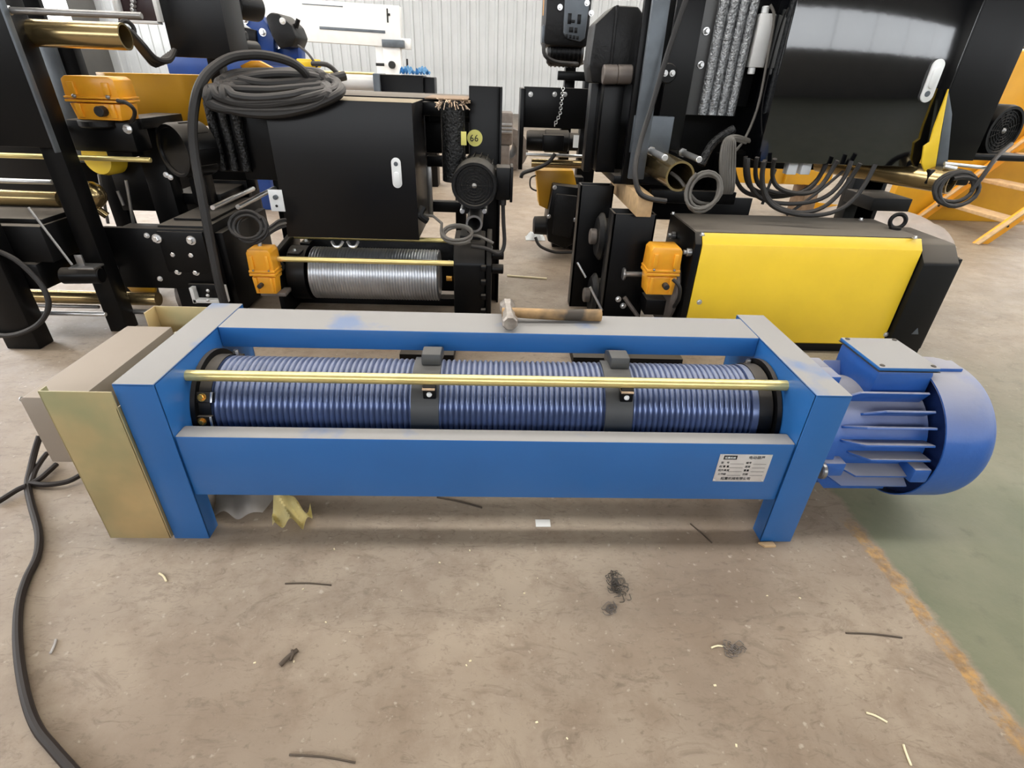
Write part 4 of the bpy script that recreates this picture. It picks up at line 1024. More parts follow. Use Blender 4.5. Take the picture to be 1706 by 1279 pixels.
g = G(); g.sweep(hang, 0.0225, 10, 4); g.build('hanging_end', RUBBER, cb_)
g = G(); g.sweep([at(575, 126, 2.1), at(545, 132, 2.05), at(500, 137, 2.0), at(440, 140, 1.98), at(400, 133, 2.0)], 0.0235, 10, 4); g.build('loose_end', RUBBER, cb_)
for (a, b_, c, d) in (((400, 108), (418, 100), (432, 102), (470, 122)),):
    pts = [at(u, v, 2.16) for u, v in ((400, 110), (418, 101), (432, 101), (470, 121), (456, 122), (428, 113), (418, 114), (412, 120))]
    g = G(); g.prism([(p_.x, p_.z) for p_ in pts], 'y', 2.15, 2.19, 0.006); g.build('yellow_hook', ORANGE, cb_)

# ---------------------------------------------------------------- low hoist at the left with bolted plate
lh = thing('bolted_plate_hoist', 'low black hoist with rows of silver bolts on its front plate at left', 'hoist', (-0.7, 1.9, 0))
def LB(name, material, *shapes, par=None):
    g = G()
    for s in shapes: g.box(*s)
    return g.build(name, material, par or lh)
x0, x1, y0, y1, z0, z1, _ = pxbox(176, 382, 352, 482, 1.66, 0.03)
fp = LB('front_plate', BLACK, (-1.09, -0.545, 1.66, 1.69, 0.20, 0.535, 0.004), (-0.80, -0.56, 1.645, 1.66, 0.30, 0.525, 0.008))
bolts(fp, [(262, 397), (319, 400)], 1.645, 0.017)
bolts(fp, [(290, 423), (320, 424), (297, 452), (327, 453)], 1.658, 0.013)
bolts(fp, [(245, 392), (267, 464)], 1.66, 0.010)
c = at(187, 445, 1.66); g = G(); g.torus(c, (0, 1, 0), 0.026, 0.007, 20, 8); g.hexbolt(c, (0, -1, 0), 0.015, 0.03); g.build('pin_nut', STEEL, fp)
LB('body', BLACK_D, (-0.82, -0.545, 1.70, 2.42, 0.0, 0.545, 0.008))
LB('top_cover', BLACK_D, (-0.78, -0.57, 1.80, 2.38, 0.5455, 0.560, 0.004))
LB('side_cover', BLACK, (-0.545, -0.50, 1.74, 2.36, 0.02, 0.50, 0.006))
LB('left_arm', BLACK, (-1.09, -0.80, 1.72, 1.90, 0.25, 0.50, 0.006))
g = G(); g.lathe([(0, 0), (0, 0.09), (0.015, 0.115), (0.03, 0.115), (0.03, 0.085), (0.05, 0.085), (0.05, 0)], (at(235, 490, 1.74).x - 0.02, 1.76, 0.205), (0.3, 1, 0), 28); g.build('yellow_sheave', OCHRE, lh)
g = G(); g.lathe([(0, 0), (0, 0.10), (0.10, 0.11), (0.12, 0.06), (0.12, 0)], (-0.86, 1.80, 0.113), (1, 0.2, 0), 24); g.build('pulley_block', GREYIRON, lh)
tf = LB('terminal_frame', WHITE, pxbox(318, 480, 324, 505, 1.60, 0.04, 0.001), pxbox(369, 478, 375, 505, 1.60, 0.04, 0.001), pxbox(322, 500, 371, 505, 1.60, 0.04, 0.001))
LB('terminal_back', BLACK, pxbox(318, 474, 375, 506, 1.638, 0.02, 0.001), par=tf)
for k in range(3):
    c = at(346, 484 + k * 8, 1.60); g = G(); g.dome(c, (0, -1, 0), 0.010, 0.008); g.build('terminal_screw', CHROME, tf)
cc = at(411, 376, 1.60)
g = G(); g.sweep(loops(cc, 0.080, 0.068, (1, 0, 0), (0, 0.45, 1), 5.4, 0.16, 0.006, 0.3, 0.5, drift=(0.002, 0.004, -0.004)), 0.0085, 8, 1); g.build('coiled_lead', RUBBER, lh)
for k in range(3):
    g = G(); g.sweep([at(436, 384 + k * 8, 1.60), at(450, 378 + k * 5, 1.63), at(464, 368 + k * 6, 1.68), at(476, 366 + k * 5, 1.72)], 0.0085, 6); g.build('cable_strand', GREYCORD if k == 1 else RUBBER, lh)

# ---------------------------------------------------------------- left standing trolley, cut by the frame
lt = thing('tube_trolley', 'tall black trolley frame crossed by brass tubes and rods at the left edge', 'trolley', (-1.4, 1.6, 0))
def TB(name, material, *shapes, par=None):
    g = G()
    for s in shapes: g.box(*s)
    return g.build(name, material, par or lt)
TB('upright', BLACK, (at(82, 290, 1.5).x, at(116, 290, 1.5).x, 1.50, 1.60, 0.0, 1.75, 0.005))
TB('upright', BLACK, (-1.50, -1.335, 1.27, 1.37, 0.0, 0.95, 0.006), (-1.56, -1.50, 1.27, 1.37, 0.3, 1.75, 0.006))
ex = at(37, 108, 1.42).x
TB('side_plate', BLACK, (-1.75, ex, 1.42, 1.44, 0.95, 1.80, 0.003))
TB('plate_edge', GREYSTEEL, (ex, ex + 0.010, 1.415, 1.445, 0.93, 1.80, 0.002))
TB('rear_column', GREYSTEEL, (at(72, 100, 2.0).x, at(98, 100, 2.0).x, 2.0, 2.05, 0.80, 1.36, 0.004))
TB('rear_plate', BLACK, (at(98, 100, 2.02).x, at(128, 100, 2.02).x, 2.02, 2.08, 0.0, 1.36, 0.004), (at(20, 150, 2.1).x - .3, at(98, 100, 2.1).x, 2.1, 2.13, 0.6, 1.75, 0.004))
TB('rear_foot', BLACK, (-1.45, -1.2, 2.0, 2.1, 0.0, 0.3, 0.004))
def rod(name, u0, u1, v, Y, r, m, ends=False):
    a = at(u0, v, Y); b_ = at(u1, v, Y); z = (a.z + b_.z) / 2
    g = G(); g.cyl((a.x, Y, z), (b_.x, Y, z), r, 22, 0.002); o = g.build(name, m, lt)
    if ends:
        g = G(); g.cyl((a.x - 0.03, Y, z), (a.x, Y, z), r * 1.35, 12, 0.003); g.build('rod_nut', CHROME, o)
rod('tie_bar', 20, 235, 22, 1.46, 0.0125, STEEL, True)
g = G(); a = at(32, 54, 1.60); b_ = at(208, 56, 1.60); g.tube((a.x, 1.60, a.z), (b_.x, 1.60, a.z - 0.0), 0.052, 0.044, 36); g.build('cross_tube', BRASS, lt)
rod('tie_bar', -30, 250, 262, 1.68, 0.0125, ROD)
rod('tie_bar', -60, 86, 301, 1.66, 0.012, CHROME)
a = at(-60, 327, 1.70); g = G(); g.cyl((a.x, 1.70, a.z), (at(100, 327, 1.70).x, 1.70, a.z), 0.040, 28); g.build('cross_tube', BRASS, lt)
rod('tie_bar', 40, 176, 522, 1.42, 0.0115, CHROME, True)
rod('tie_bar', 58, 165, 510, 1.62, 0.010, STEEL, True)
a = at(60, 547, 1.66); g = G(); g.cyl((a.x, 1.66, 0.135), (-0.91, 1.66, 0.135), 0.038, 28); g.build('cross_tube', BRASS, lt)
rod('tie_bar', 204, 262, 519, 1.60, 0.0135, STEEL, True)
g = G(); a = at(152, 325, 1.72); g.sphere(a, 0.07, 20); g.cyl(a + Vector((-0.03, 0, -0.04)), a + Vector((0.03, 0.02, -0.11)), 0.02, 12); g.build('grease_cap', BRASS, lt)
mbx = TB('motor_box', BLACK_D, (-1.70, at(100, 420, 1.46).x, 1.40, 1.75, 0.42, 0.60, 0.01))
TB('motor_lid', BLACK_D, (-1.70, at(100, 400, 1.46).x - 0.03, 1.44, 1.72, 0.60, 0.625, 0.006), par=mbx)
TB('motor_belly', BLACK, (-1.72, at(70, 450, 1.4).x, 1.38, 1.7, 0.28, 0.42, 0.02))
g = G(); g.cyl(at(47, 345, 1.38), at(120, 441, 1.38), 0.006, 8); g.build('thin_wire', STEEL, lt)
a = at(104, 459, 1.44); g = G(); g.cyl(a, (at(165, 459, 1.44).x, 1.46, a.z), 0.042, 24, 0.006); g.build('roller', BLACK, lt)
g = G(); g.box(at(118, 445, 1.40).x, at(160, 445, 1.40).x, 1.38, 1.46, at(130, 447, 1.40).z, at(130, 444, 1.40).z, 0.001); g.box(at(124, 436, 1.4).x, at(136, 436, 1.4).x, 1.41, 1.42, at(130, 446, 1.4).z, at(130, 426, 1.4).z, 0.001); g.build('roller_bracket', STEEL, lt)
g = G(); g.sweep([at(-20, 412, 1.30), at(25, 432, 1.30), at(62, 466, 1.30), at(78, 492, 1.29), at(80, 515, 1.28), at(66, 538, 1.27), at(40, 553, 1.26), at(10, 559, 1.26), at(-25, 556, 1.26)], 0.0125, 10); g.build('looped_cable', RUBBER, lt)

# ---------------------------------------------------------------- upper left hoist: girder, motor, switch, cabinet
ul = thing('girder_hoist', 'black hoist with yellow girder, round motor and amber switch box at upper left', 'hoist', (-0.9, 2.2, 0))
def UB(name, material, *shapes, par=None):
    g = G()
    for s in shapes: g.box(*s)
    return g.build(name, material, par or ul)
UB('base_frame', BLACK, (-1.18, -0.62, 2.44, 2.62, 0.0, 0.78, 0.01), (-1.05, -0.55, 2.40, 2.44, 0.60, 0.80, 0.004))
q0 = Vector((-1.10, 2.10)); q1 = Vector((-0.50, 2.86)); nrm = Vector((-(q1 - q0).y, (q1 - q0).x)).normalized() * 0.12
g = G(); g.prism([(q0.x, q0.y), (q1.x, q1.y), (q1.x + nrm.x, q1.y + nrm.y), (q0.x + nrm.x, q0.y + nrm.y)], 'z', 0.965, 1.240, 0.003); g.build('girder', OCHRE, ul)
UB('girder_post', BLACK, (-1.08, -0.98, 2.50, 2.60, 0.75, 0.965, 0.004))
c = at(288, 252, 1.80)
ax = Vector((0.50, 0.86, 0.02)).normalized()
g = G(); g.lathe([(0.01, 0), (0.01, 0.110), (0.0, 0.114), (0.0, 0.128), (0.02, 0.134), (0.17, 0.134), (0.17, 0)], c, ax, 44); rm = g.build('round_motor', BLACK, ul)
for k in range(10):
    an = 2 * PI * k / 10; u_ = ax.orthogonal().normalized(); w2 = ax.cross(u_); d = u_ * math.cos(an) + w2 * math.sin(an)
    M = Matrix((( *ax, 0), ( *ax.cross(d), 0), ( *d, 0), (0, 0, 0, 1))).transposed(); M = Matrix.Translation(c + ax * 0.10) @ M
    g = G(); g.box(-0.05, 0.05, -0.004, 0.004, 0.125, 0.138, 0.0, M); g.build('cooling_fin', BLACK, rm)
bolts(ul, [(277, 291), (284, 295)], 1.80, 0.010)
UB('motor_foot', BLACK, (-0.74, -0.64, 1.98, 2.06, 0.60, 0.90, 0.004), (-0.90, -0.62, 2.06, 2.40, 0.575, 0.64, 0.004), (-0.85, -0.6, 2.39, 2.44, 0.57, 0.66, 0.004))
x0, x1, y0, y1, z0, z1, _ = pxbox(106, 127, 199, 200, 1.66, 0.16)
limit_switch(ul, x0, x1, 1.66, 1.82, z0, z1, 1)
g = G(); g.sweep([at(196, 168, 1.64), at(212, 172, 1.62), at(224, 184, 1.64), at(222, 198, 1.68), at(214, 206, 1.75)], 0.009, 8); g.build('switch_cable', RUBBER, ul)
a = at(160, 208, 1.69); g = G(); g.cyl((a.x - 0.01, 1.73, a.z + 0.022), (a.x - 0.01, 1.73, a.z - 0.012), 0.085, 28, 0.006); br = g.build('switch_flange', CAST, ul)
bl = UB('bearing_block', BLACK, (at(118, 220, 1.74).x, at(224, 220, 1.74).x, 1.72, 1.86, at(170, 252, 1.74).z, at(170, 200, 1.74).z, 0.012), (at(180, 250, 1.76).x, at(222, 250, 1.76).x, 1.74, 1.84, at(200, 262, 1.74).z, at(200, 205, 1.74).z, 0.004), (-0.95, -0.80, 1.8, 2.2, 1.0, 1.05, 0.003))
bolts(bl, [(213, 215), (100, 212)], 1.72, 0.015)
c = at(160, 262, 1.86); g = G(); g.lathe([(0, 0), (0, 0.085), (0.03, 0.095), (0.1, 0.095), (0.1, 0)], c, (0.2, 1, 0), 28); g.build('yellow_cap', YELLOW, ul)
UB('bearing_post', BLACK, (-0.97, -0.84, 1.97, 2.08, 0.0, 1.0, 0.004), (-1.16, -0.95, 1.98, 2.05, 0.55, 0.82, 0.004))
for (u0, v0, u1, v1, yy, m) in ((210, 300, 222, 372, 1.80, STEEL), (165, 290, 180, 372, 1.80, STEEL), (196, 318, 206, 342, 1.82, STEEL)):
    g = G(); g.cyl(at(u0, v0, yy), at(u1, v1, yy), 0.008, 8); g.build('guide_rod', m, ul)
# cabinet above
x0, x1, y0, y1, z0, z1, _ = pxbox(270, -40, 368, 92, 1.98, 0.22)
uc = UB('control_cabinet', SATIN, (-0.665, -0.368, 2.0, 2.24, 1.325, 1.72, 0.003))
UB('cabinet_stand', BLACK, (-0.70, -0.63, 2.46, 2.53, 0.775, 1.72, 0.004), (-0.66, -0.63, 2.23, 2.47, 1.45, 1.55, 0.004))
tf = UB('terminal_frame', WHITE, pxbox(186, -20, 191, 24, 1.97, 0.05, 0.001), pxbox(255, -20, 261, 36, 1.97, 0.05, 0.001), pxbox(208, 34, 262, 39, 1.97, 0.05, 0.001))
UB('terminal_back', mat('dark_maroon', (44, 20, 24), 0.4), pxbox(190, -20, 256, 36, 2.02, 0.02, 0.001), par=tf)
for k in range(6):
    c = at(219, -12 + k * 7, 1.99); g = G(); g.cyl(c + Vector((0, 0.03, 0)), c, 0.009, 10, 0.003); g.build('terminal_screw', CHROME, tf)
random.seed(4)
for k in range(5):
    g = G(); g.sweep([at(206 + k * 3, 44 + k * 2, 1.72), at(222 + k * 4, 66 + k * 2, 1.74), at(240 + k * 5, 90 + k * 2, 1.80), at(258 + k * 6, 108 - k * 2, 1.88), at(275 + k * 4, 96 - k * 3, 1.96)], 0.013, 8); g.build('cable_strand', RUBBER, ul)
c = at(212, 48, 1.72); g = G(); g.torus(c, (1, -0.6, 0), 0.030, 0.010, 20, 8); g.build('cable_loop', RUBBER, ul)
a = at(375, 75, 2.1); g = G(); g.tube(a, a + Vector((0.02, 0.35, 0)), 0.034, 0.024, 24); g.build('pipe_stub', BLACK, ul)
a = at(378, 57, 2.3); g = G(); g.cyl(a, at(412, 60, 2.3), 0.024, 18, 0.006); g.build('pipe_arm', BLACK, ul)
g = G(); g.lathe([(0, 0), (0, 0.065), (0.02, 0.075), (0.18, 0.075), (0.18, 0)], at(388, 6, 2.6), (0.35, 1, 0), 32); g.build('upper_motor', BLACK, ul)
UB('upper_post', BLACK, (-0.66, -0.60, 2.35, 2.42, 1.0, 1.72, 0.004))
# ---------------------------------------------------------------- machines further back
bm_ = thing('blue_carriage', 'blue six-sided end carriage with black gear motor behind the cable coil', 'carriage', (-1.15, 4.6, 0))
def BB(name, material, *shapes, par=None):
    g = G()
    for s in shapes: g.box(*s)
    return g.build(name, material, par or bm_)
def poly(name, m, pix, Y, d, par, bev=0.006):
    g = G(); g.prism([(at(u, v, Y).x, at(u, v, Y).z) for u, v in pix], 'y', Y, Y + d, bev); return g.build(name, m, par)
ep = poly('end_plate', DEEPBLUE, ((402, 22), (417, 13), (437, 28), (456, 62), (456, 95), (428, 95), (424, 52), (410, 42)), 4.5, 0.12, bm_)
poly('end_plate', DEEPBLUE, ((460, 84), (496, 62), (498, 98), (462, 98)), 4.6, 0.2, bm_)
gmm = poly('gear_motor', CAST, ((441, 28), (450, 20), (464, 22), (486, 42), (494, 62), (488, 78), (466, 82), (452, 60)), 4.42, 0.35, bm_, 0.02)
bolts(gmm, [(471, 35)], 4.42, 0.018, WHITE)
bolts(ep, [(408, 33), (438, 54)], 4.5, 0.022)
poly('drive_arm', BLACK, ((384, 40), (425, 50), (428, 78), (395, 74)), 4.46, 0.2, bm_)
g = G(); g.cyl(at(493, 46, 4.5), at(497, 32, 4.5), 0.02, 8); g.cyl(at(486, 42, 4.5), at(497, 40, 4.5), 0.012, 8); g.build('valve', BLACK, bm_)
BB('base_beam', DEEPBLUE, (-2.1, -0.85, 4.62, 4.9, 1.20, 1.36, 0.01), (-1.5, -1.3, 4.5, 4.8, 0, 1.2, 0.01), (-0.95, -0.85, 4.6, 4.8, 0, 1.2, 0.01))
BB('red_strap', RED, pxbox(386, 76, 408, 84, 4.4, 0.08, 0.01))
BB('strap_board', WHITE, pxbox(384, 84, 410, 90, 4.38, 0.1, 0.002))
BB('yellow_buffer', YELLOW, pxbox(383, 88, 404, 98, 4.3, 0.15, 0.01), pxbox(494, 98, 527, 112, 4.3, 0.15, 0.01))
BB('buffer_arm', DEEPBLUE, (-1.3, -0.7, 4.46, 4.55, 1.22, 1.3, 0.01))
g = G(); g.sweep([at(497, 76, 4.4), at(512, 88, 4.3), at(524, 104, 4.25), at(528, 112, 4.25)], 0.010, 8); g.sweep([at(520, 106, 4.25), at(545, 108, 4.2), at(562, 122, 4.2)], 0.02, 8); g.build('motor_cable', RUBBER, bm_)
# white press brake by the back wall
pb_ = thing('white_press', 'white beam machine with dark operating knob in front of the clad wall', 'machine', (-2.2, 12.0, 0))
def WB(name, material, *shapes, par=None):
    g = G()
    for s in shapes: g.box(*s)
    return g.build(name, material, par or pb_)
a = at(478, 10, 12.0)
g = G(); M = Matrix.Translation((-2.2, 12.0, 2.04)) @ Matrix.Rotation(0.02, 4, 'Y')
g.box(-1.62, 1.16, 0, 0.3, -0.30, 0.42, 0.01, M); bmw = g.build('beam', WHITE, pb_)
g = G(); g.box(-0.5, 0.85, -0.01, 0.0, -0.07, -0.02, 0.002, M); g.build('beam_slot', GREYSTEEL, bmw)
g = G(); g.box(-0.8, 0.02, -0.012, 0.0, 0.335, 0.35, 0.002, M); g.build('beam_rail', GREYSTEEL, bmw)
g = G(); g.box(0.90, 0.93, -0.015, 0.0, 0.12, 0.36, 0.002, M); g.box(0.9, 0.97, -0.02, 0.0, 0.24, 0.28, 0.002, M); g.build('scale_mark', INK, bmw)
x0, x1, y0, y1, z0, z1, _ = pxbox(640, 76, 668, 125, 11.8, 0.3)
col_ = WB('control_column', WHITE, (x0, x1, 11.75, 12.0, 0.0, z1, 0.01))
c = at(653, 108, 11.7); g = G(); g.cyl(c + Vector((0, 0.05, 0)), c + Vector((0, -0.05, 0)), 0.07, 20, 0.01); g.build('knob', INK, col_)
WB('column_head', GREYSTEEL, pxbox(636, 66, 672, 79, 11.7, 0.3, 0.01), par=col_)
WB('switch_box', WHITE, pxbox(668, 64, 684, 82, 11.9, 0.15, 0.01), par=col_)
WB('handle_bar', INK, pxbox(626, 105, 640, 110, 11.7, 0.03, 0.005), pxbox(677, 98, 680, 120, 11.8, 0.03, 0.005), par=col_)
WB('rear_leg', WHITE, (-3.7, -3.5, 12.05, 12.25, 0.0, 1.8, 0.01)); WB('rear_leg', WHITE, (-1.6, -1.4, 12.05, 12.25, 0.0, 1.8, 0.01))
# black low hoist behind the centre trolley
bk = thing('rear_hoist', 'black hoist with pale tube standing beyond the matt cabinet', 'hoist', (-0.2, 6.1, 0))
def KB(name, material, *shapes, par=None):
    g = G()
    for s in shapes: g.box(*s)
    return g.build(name, material, par or bk)
KB('body', BLACK, (at(634, 138, 6).x, at(705, 138, 6).x, 6.0, 6.4, 0.0, at(672, 125, 6).z, 0.01), (at(705, 138, 6).x, at(723, 138, 6).x, 6.05, 6.35, 0.0, at(672, 127, 6).z, 0.01))
KB('end_plate', GREYSTEEL, (at(623, 138, 6).x, at(634, 138, 6).x, 5.95, 6.4, 0.0, at(672, 124, 6).z, 0.01))
z = at(590, 134, 6).z; g = G(); g.cyl((at(540, 138, 6).x, 6.15, z - 0.02), (at(623, 138, 6).x, 6.15, z - 0.02), 0.085, 24); g.build('cross_tube', WHITE, bk)
g = G(); g.cyl((at(540, 138, 6).x, 6.05, z + 0.075), (at(623, 138, 6).x, 6.05, z + 0.075), 0.014, 10); g.build('tie_rod', ROD, bk)
KB('left_plate', BLACK, (at(530, 138, 6).x, at(540, 138, 6).x, 5.95, 6.4, 0.0, 1.25, 0.01))
random.seed(9)
for k, (u, uu) in enumerate(((666, 689), (692, 715))):
    a = at(u, 118, 6.0); b_ = at(uu, 130, 6.0); zt = at(672, 125, 6).z
    g = G(); ph = k * 1.3
    g.grid(lambda s, t: (a.x + (b_.x - a.x) * s, 6.0 + 0.22 * t - 0.03, zt + 0.006 + 0.03 * (1 + math.sin(6 * s + 7 * t + ph)) * math.sin(PI * s) ** 0.5 + 0.02 * (1 + math.sin(15 * s - 9 * t)) - (0.0)), 14, 12, 0.004)
    tag(g.build('rag', RAG), ('crumpled pale blue rag on the rear hoist, left one beside the knob column', 'crumpled pale blue rag on the rear hoist, right one near its end')[k], 'rag', 'blue rags on the rear hoist')
# coils of steel beyond the aisle
rl = []
for k, (u, v, r, yy, lab) in enumerate(((848, 243, 0.30, 7.6, 'brown steel roll with open bore lying on the floor beyond the aisle'),)):
    c = at(u, v, yy)
    g = G(); g.tube((c.x, yy, r), (c.x - 0.06, yy + 0.7, r), r, r * 0.42, 36)
    tag(g.build('steel_roll', GREYIRON), lab, 'roll')
rp = thing('motor_stack', 'small grey motor casings piled on a plinth beside the brown steel roll', 'machine', (0.95, 7.0, 0))
g = G(); c = at(836, 220, 7.0); g.box(c.x - 0.1, c.x + 0.12, 7.0, 7.5, 0.0, 0.42, 0.02); g.build('plinth', GREYIRON, rp)
for k, v in enumerate((206, 212, 218)):
    c = at(838, v + 2, 6.95); g = G(); g.box(c.x - 0.09, c.x + 0.13, 6.95, 7.3, c.z - 0.02, c.z + 0.02, 0.006); g.build('casing_rib', STEEL, rp)
c = at(842, 198, 7.0); g = G(); g.box(c.x - 0.14, c.x + 0.11, 7.05, 7.4, 0.42, c.z + 0.08, 0.03); g.build('casing', GREYIRON, rp)
# yellow girders at the right and the stair
yg = thing('yellow_gantry', 'yellow steel girder on the floor behind the hanging cables and the glossy cabinet', 'girder', (4.2, 5.0, 0))
def YB(name, material, *shapes, par=None):
    g = G()
    for s in shapes: g.box(*s)
    return g.build(name, material, par or yg)
YB('girder', OCHRE, (2.9, 4.75, 4.9, 5.2, 0.35, 0.80, 0.01))
YB('girder_rib', OCHRE, (3.55, 3.58, 4.86, 4.9, 0.36, 0.79, 0.004), (4.2, 4.23, 4.86, 4.9, 0.36, 0.79, 0.004))
YB('bearer', WOODD, (3.0, 3.15, 4.9, 5.2, 0.0, 0.35, 0.004)); YB('bearer', WOODD, (4.5, 4.65, 4.9, 5.2, 0.0, 0.35, 0.004))
yt = thing('yellow_beam', 'long yellow beam lying behind the black fan motor at right', 'girder', (6.8, 5.6, 0))
g = G(); g.box(5.4, 8.6, 5.5, 5.8, 0.42, 0.80, 0.01); g.build('beam', OCHRE, yt)
g = G(); g.box(5.9, 5.93, 5.47, 5.50, 0.43, 0.79, 0.004); g.build('beam_rib', OCHRE, yt)
g = G(); g.box(5.6, 5.75, 5.5, 5.8, 0.0, 0.42, 0.004); g.build('bearer', WOODD, yt)
g = G(); g.box(8.2, 8.35, 5.5, 5.8, 0.0, 0.42, 0.004); g.build('bearer', WOODD, yt)
yp = thing('yellow_screen', 'tall yellow steel screen standing behind the stair at right edge', 'screen', (6.1, 4.95, 0))
g = G(); g.prism([(5.55, 0.0), (7.2, 0.0), (7.2, 2.1), (6.6, 1.75), (5.62, 1.52)], 'y', 4.95, 5.05, 0.006); g.build('panel', OCHRE, yp)
for x in (5.9, 6.5):
    g = G(); g.box(x, x + 0.05, 5.05, 5.10, 0.0, 1.5, 0.004); g.build('panel_rib', OCHRE, yp)
stt = thing('stair', 'yellow steel stair with pale timber treads at the right edge', 'stair', (5.9, 4.2, 0))
for yy in (3.92, 4.86):
    g = G(); a = (5.815, 0.0); d = Vector((0.69, 0.72)).normalized(); nn = Vector((-d.y, d.x)) * 0.10; e = d * 2.6
    g.prism([(a[0], 0.0), (a[0] + 0.14, 0.0), (a[0] + 0.14 + e.x, e.y), (a[0] + e.x, e.y)], 'y', yy, yy + 0.04, 0.003); st_ = g.build('stringer', ORANGE, stt)
    g = G(); g.prism([(a[0] - 0.006, 0.004), (a[0] + 0.01, 0.0), (a[0] + 0.01 + e.x, e.y), (a[0] - 0.006 + e.x, e.y)], 'y', yy - 0.05, yy, 0.002); g.build('stringer_flange', WOOD, st_)
    for t in (0.25, 0.6, 0.95):
        g = G(); q = Vector(a) + d * t; g.cyl((q.x + 0.07, yy + 0.001, q.y), (q.x + 0.07, yy - 0.008, q.y), 0.012, 12); g.build('stringer_bolt', INK, st_)
for k in range(6):
    z = 0.22 + 0.27 * k; x = 5.90 + z * 0.96
    g = G(); g.box(x, x + 0.24, 3.97, 4.85, z - 0.035, z, 0.003); g.build('tread', WOOD, stt)
# tarp covered pile and wooden board
tp_ = onfloor(1500, 372, 0.0)
def tarp(u, v):
    x = 4.25 + 1.25 * u; y = 3.75 + 1.0 * v
    hgt = (math.sin(PI * min(1, max(0, u))) ** 0.35) * (math.sin(PI * v) ** 0.35)
    return (x + 0.25 * v, y, 0.004 + hgt * (0.25 + 0.05 * math.sin(5 * u + 1) + 0.02 * math.sin(13 * u + 9 * v) + 0.015 * math.sin(23 * v + 3 * u)))
g = G(); g.grid(tarp, 36, 26, 0.003); tag(g.build('tarpaulin', TARP), 'pale crumpled tarpaulin over a low pile on the floor near the stair', 'tarpaulin')
g = G(); M = Matrix.Translation((3.75, 3.6, 0.02)) @ Matrix.Rotation(-0.55, 4, 'Z'); g.box(-0.55, 0.55, -0.22, 0.22, -0.018, 0.02, 0.002, M)
tag(g.build('wooden_board', WOODD), 'brown board lying flat on the floor behind the yellow hoist', 'board')
yk = []
for k, (u, v, lab) in enumerate(((1288, 240, ''),)): pass
for k, (x, y, l, lab) in enumerate(((4.75, 4.75, 0.55, 'small yellow angle piece on the floor behind the tarpaulin, left one'), (5.0, 5.5, 0.6, 'yellow angle bar on the floor beside the stair foot, right one'))):
    g = G(); M = Matrix.Translation((x, y - 0.35, 0.0)) @ Matrix.Rotation(0.5 - k, 4, 'Z')
    g.box(-l / 2, l / 2, -0.05, 0.05, 0.0, 0.012, 0.002, M); g.box(-l / 2, l / 2, 0.038, 0.05, 0.0, 0.10, 0.002, M)
    tag(g.build('angle_bar', OCHRE), lab, 'angle bar')

# ---------------------------------------------------------------- floor: cords and litter
pc = thing('power_cord', 'thick dark brown cord with branches running over the floor at left', 'cord', (-0.3, -0.2, 0))
def fl(u, v, z): return onfloor(u, v, z)
r = 0.0108
g = G(); g.sweep([fl(66, 726, 0.10), fl(58, 752, 0.06), fl(50, 785, r + .01), fl(46, 808, r), fl(52, 840, r), fl(64, 885, r), fl(62, 925, r), fl(45, 962, r), fl(33, 1000, r), fl(29, 1045, r), fl(32, 1100, r), fl(44, 1165, r), fl(62, 1212, r), fl(88, 1245, r), fl(118, 1279, r), fl(155, 1318, r), fl(200, 1360, r)], r, 10, 4); g.build('main_cord', BROWNCORD, pc)
for pts in (((78, 755), (68, 768), (58, 785), (52, 803)), ((94, 773), (82, 784), (68, 796), (56, 803)), ((136, 790), (115, 801), (92, 806), (70, 807), (50, 804)), ((-10, 840), (12, 826), (30, 815), (44, 809))):
    n_ = len(pts)
    g = G(); g.sweep([fl(u, v, 0.012 + 0.012 * (k / n_ if pts[0][0] < 0 else (1 - k / n_))) for k, (u, v) in enumerate(pts)], 0.009, 8, 4); g.build('branch_cord', BROWNCORD, pc)

def scrap(name, m, label, cat, c, sx, sy, h, seed, thick=0.002, rot=0.0, nx=16, ny=14):
    random.seed(seed); ph = [random.uniform(0, 6) for _ in range(6)]
    R_ = Matrix.Rotation(rot, 3, 'Z')
    def fn(u, v):
        p_ = R_ @ Vector(((u - .5) * sx * (1 + 0.12 * math.sin(5 * v + ph[4])), (v - .5) * sy * (1 + 0.15 * math.sin(6 * u + ph[0])), 0))
        z = 0.003 + h * (0.5 + 0.5 * math.sin(4.2 * u + ph[1] + 2.1 * v)) * (0.35 + 0.65 * v) + 0.18 * h * (1 + math.sin(11 * u + 8 * v + ph[2]))
        return (c[0] + p_.x, c[1] + p_.y, z)
    g = G(); g.grid(fn, nx, ny, thick); return tag(g.build(name, m), label, cat)
scrap('paper_scrap', PAPER, 'crumpled yellow paper on the floor under the blue front beam', 'paper', (0.350, 0.070), 0.105, 0.095, 0.095, 2)
scrap('plastic_sheet', PLASTIC, 'grey clear plastic sheet under the blue hoist by its left leg', 'plastic', (0.16, 0.20), 0.20, 0.24, 0.06, 5, nx=24, ny=20)
g = G(); g.box(1.155, 1.205, 0.060, 0.092, 0.0, 0.003, 0.0005); tag(g.build('card_scrap', WHITE), 'small pale card scrap on the floor under the blue front beam', 'card')
g = G(); g.prism([(1.885, -0.008), (1.935, -0.004), (1.938, -0.024), (1.90, -0.026)], 'z', 0.0, 0.008, 0.001); tag(g.build('wood_chip', WOOD), 'pale wood chip at the foot of the blue right leg', 'chip')
g = G(); a, b_ = onfloor(845, 459, 0.008), onfloor(911, 464, 0.008); g.cyl(a, b_, 0.008, 8); tag(g.build('white_stick', STRAW), 'white stick lying on the floor in the aisle', 'stick')
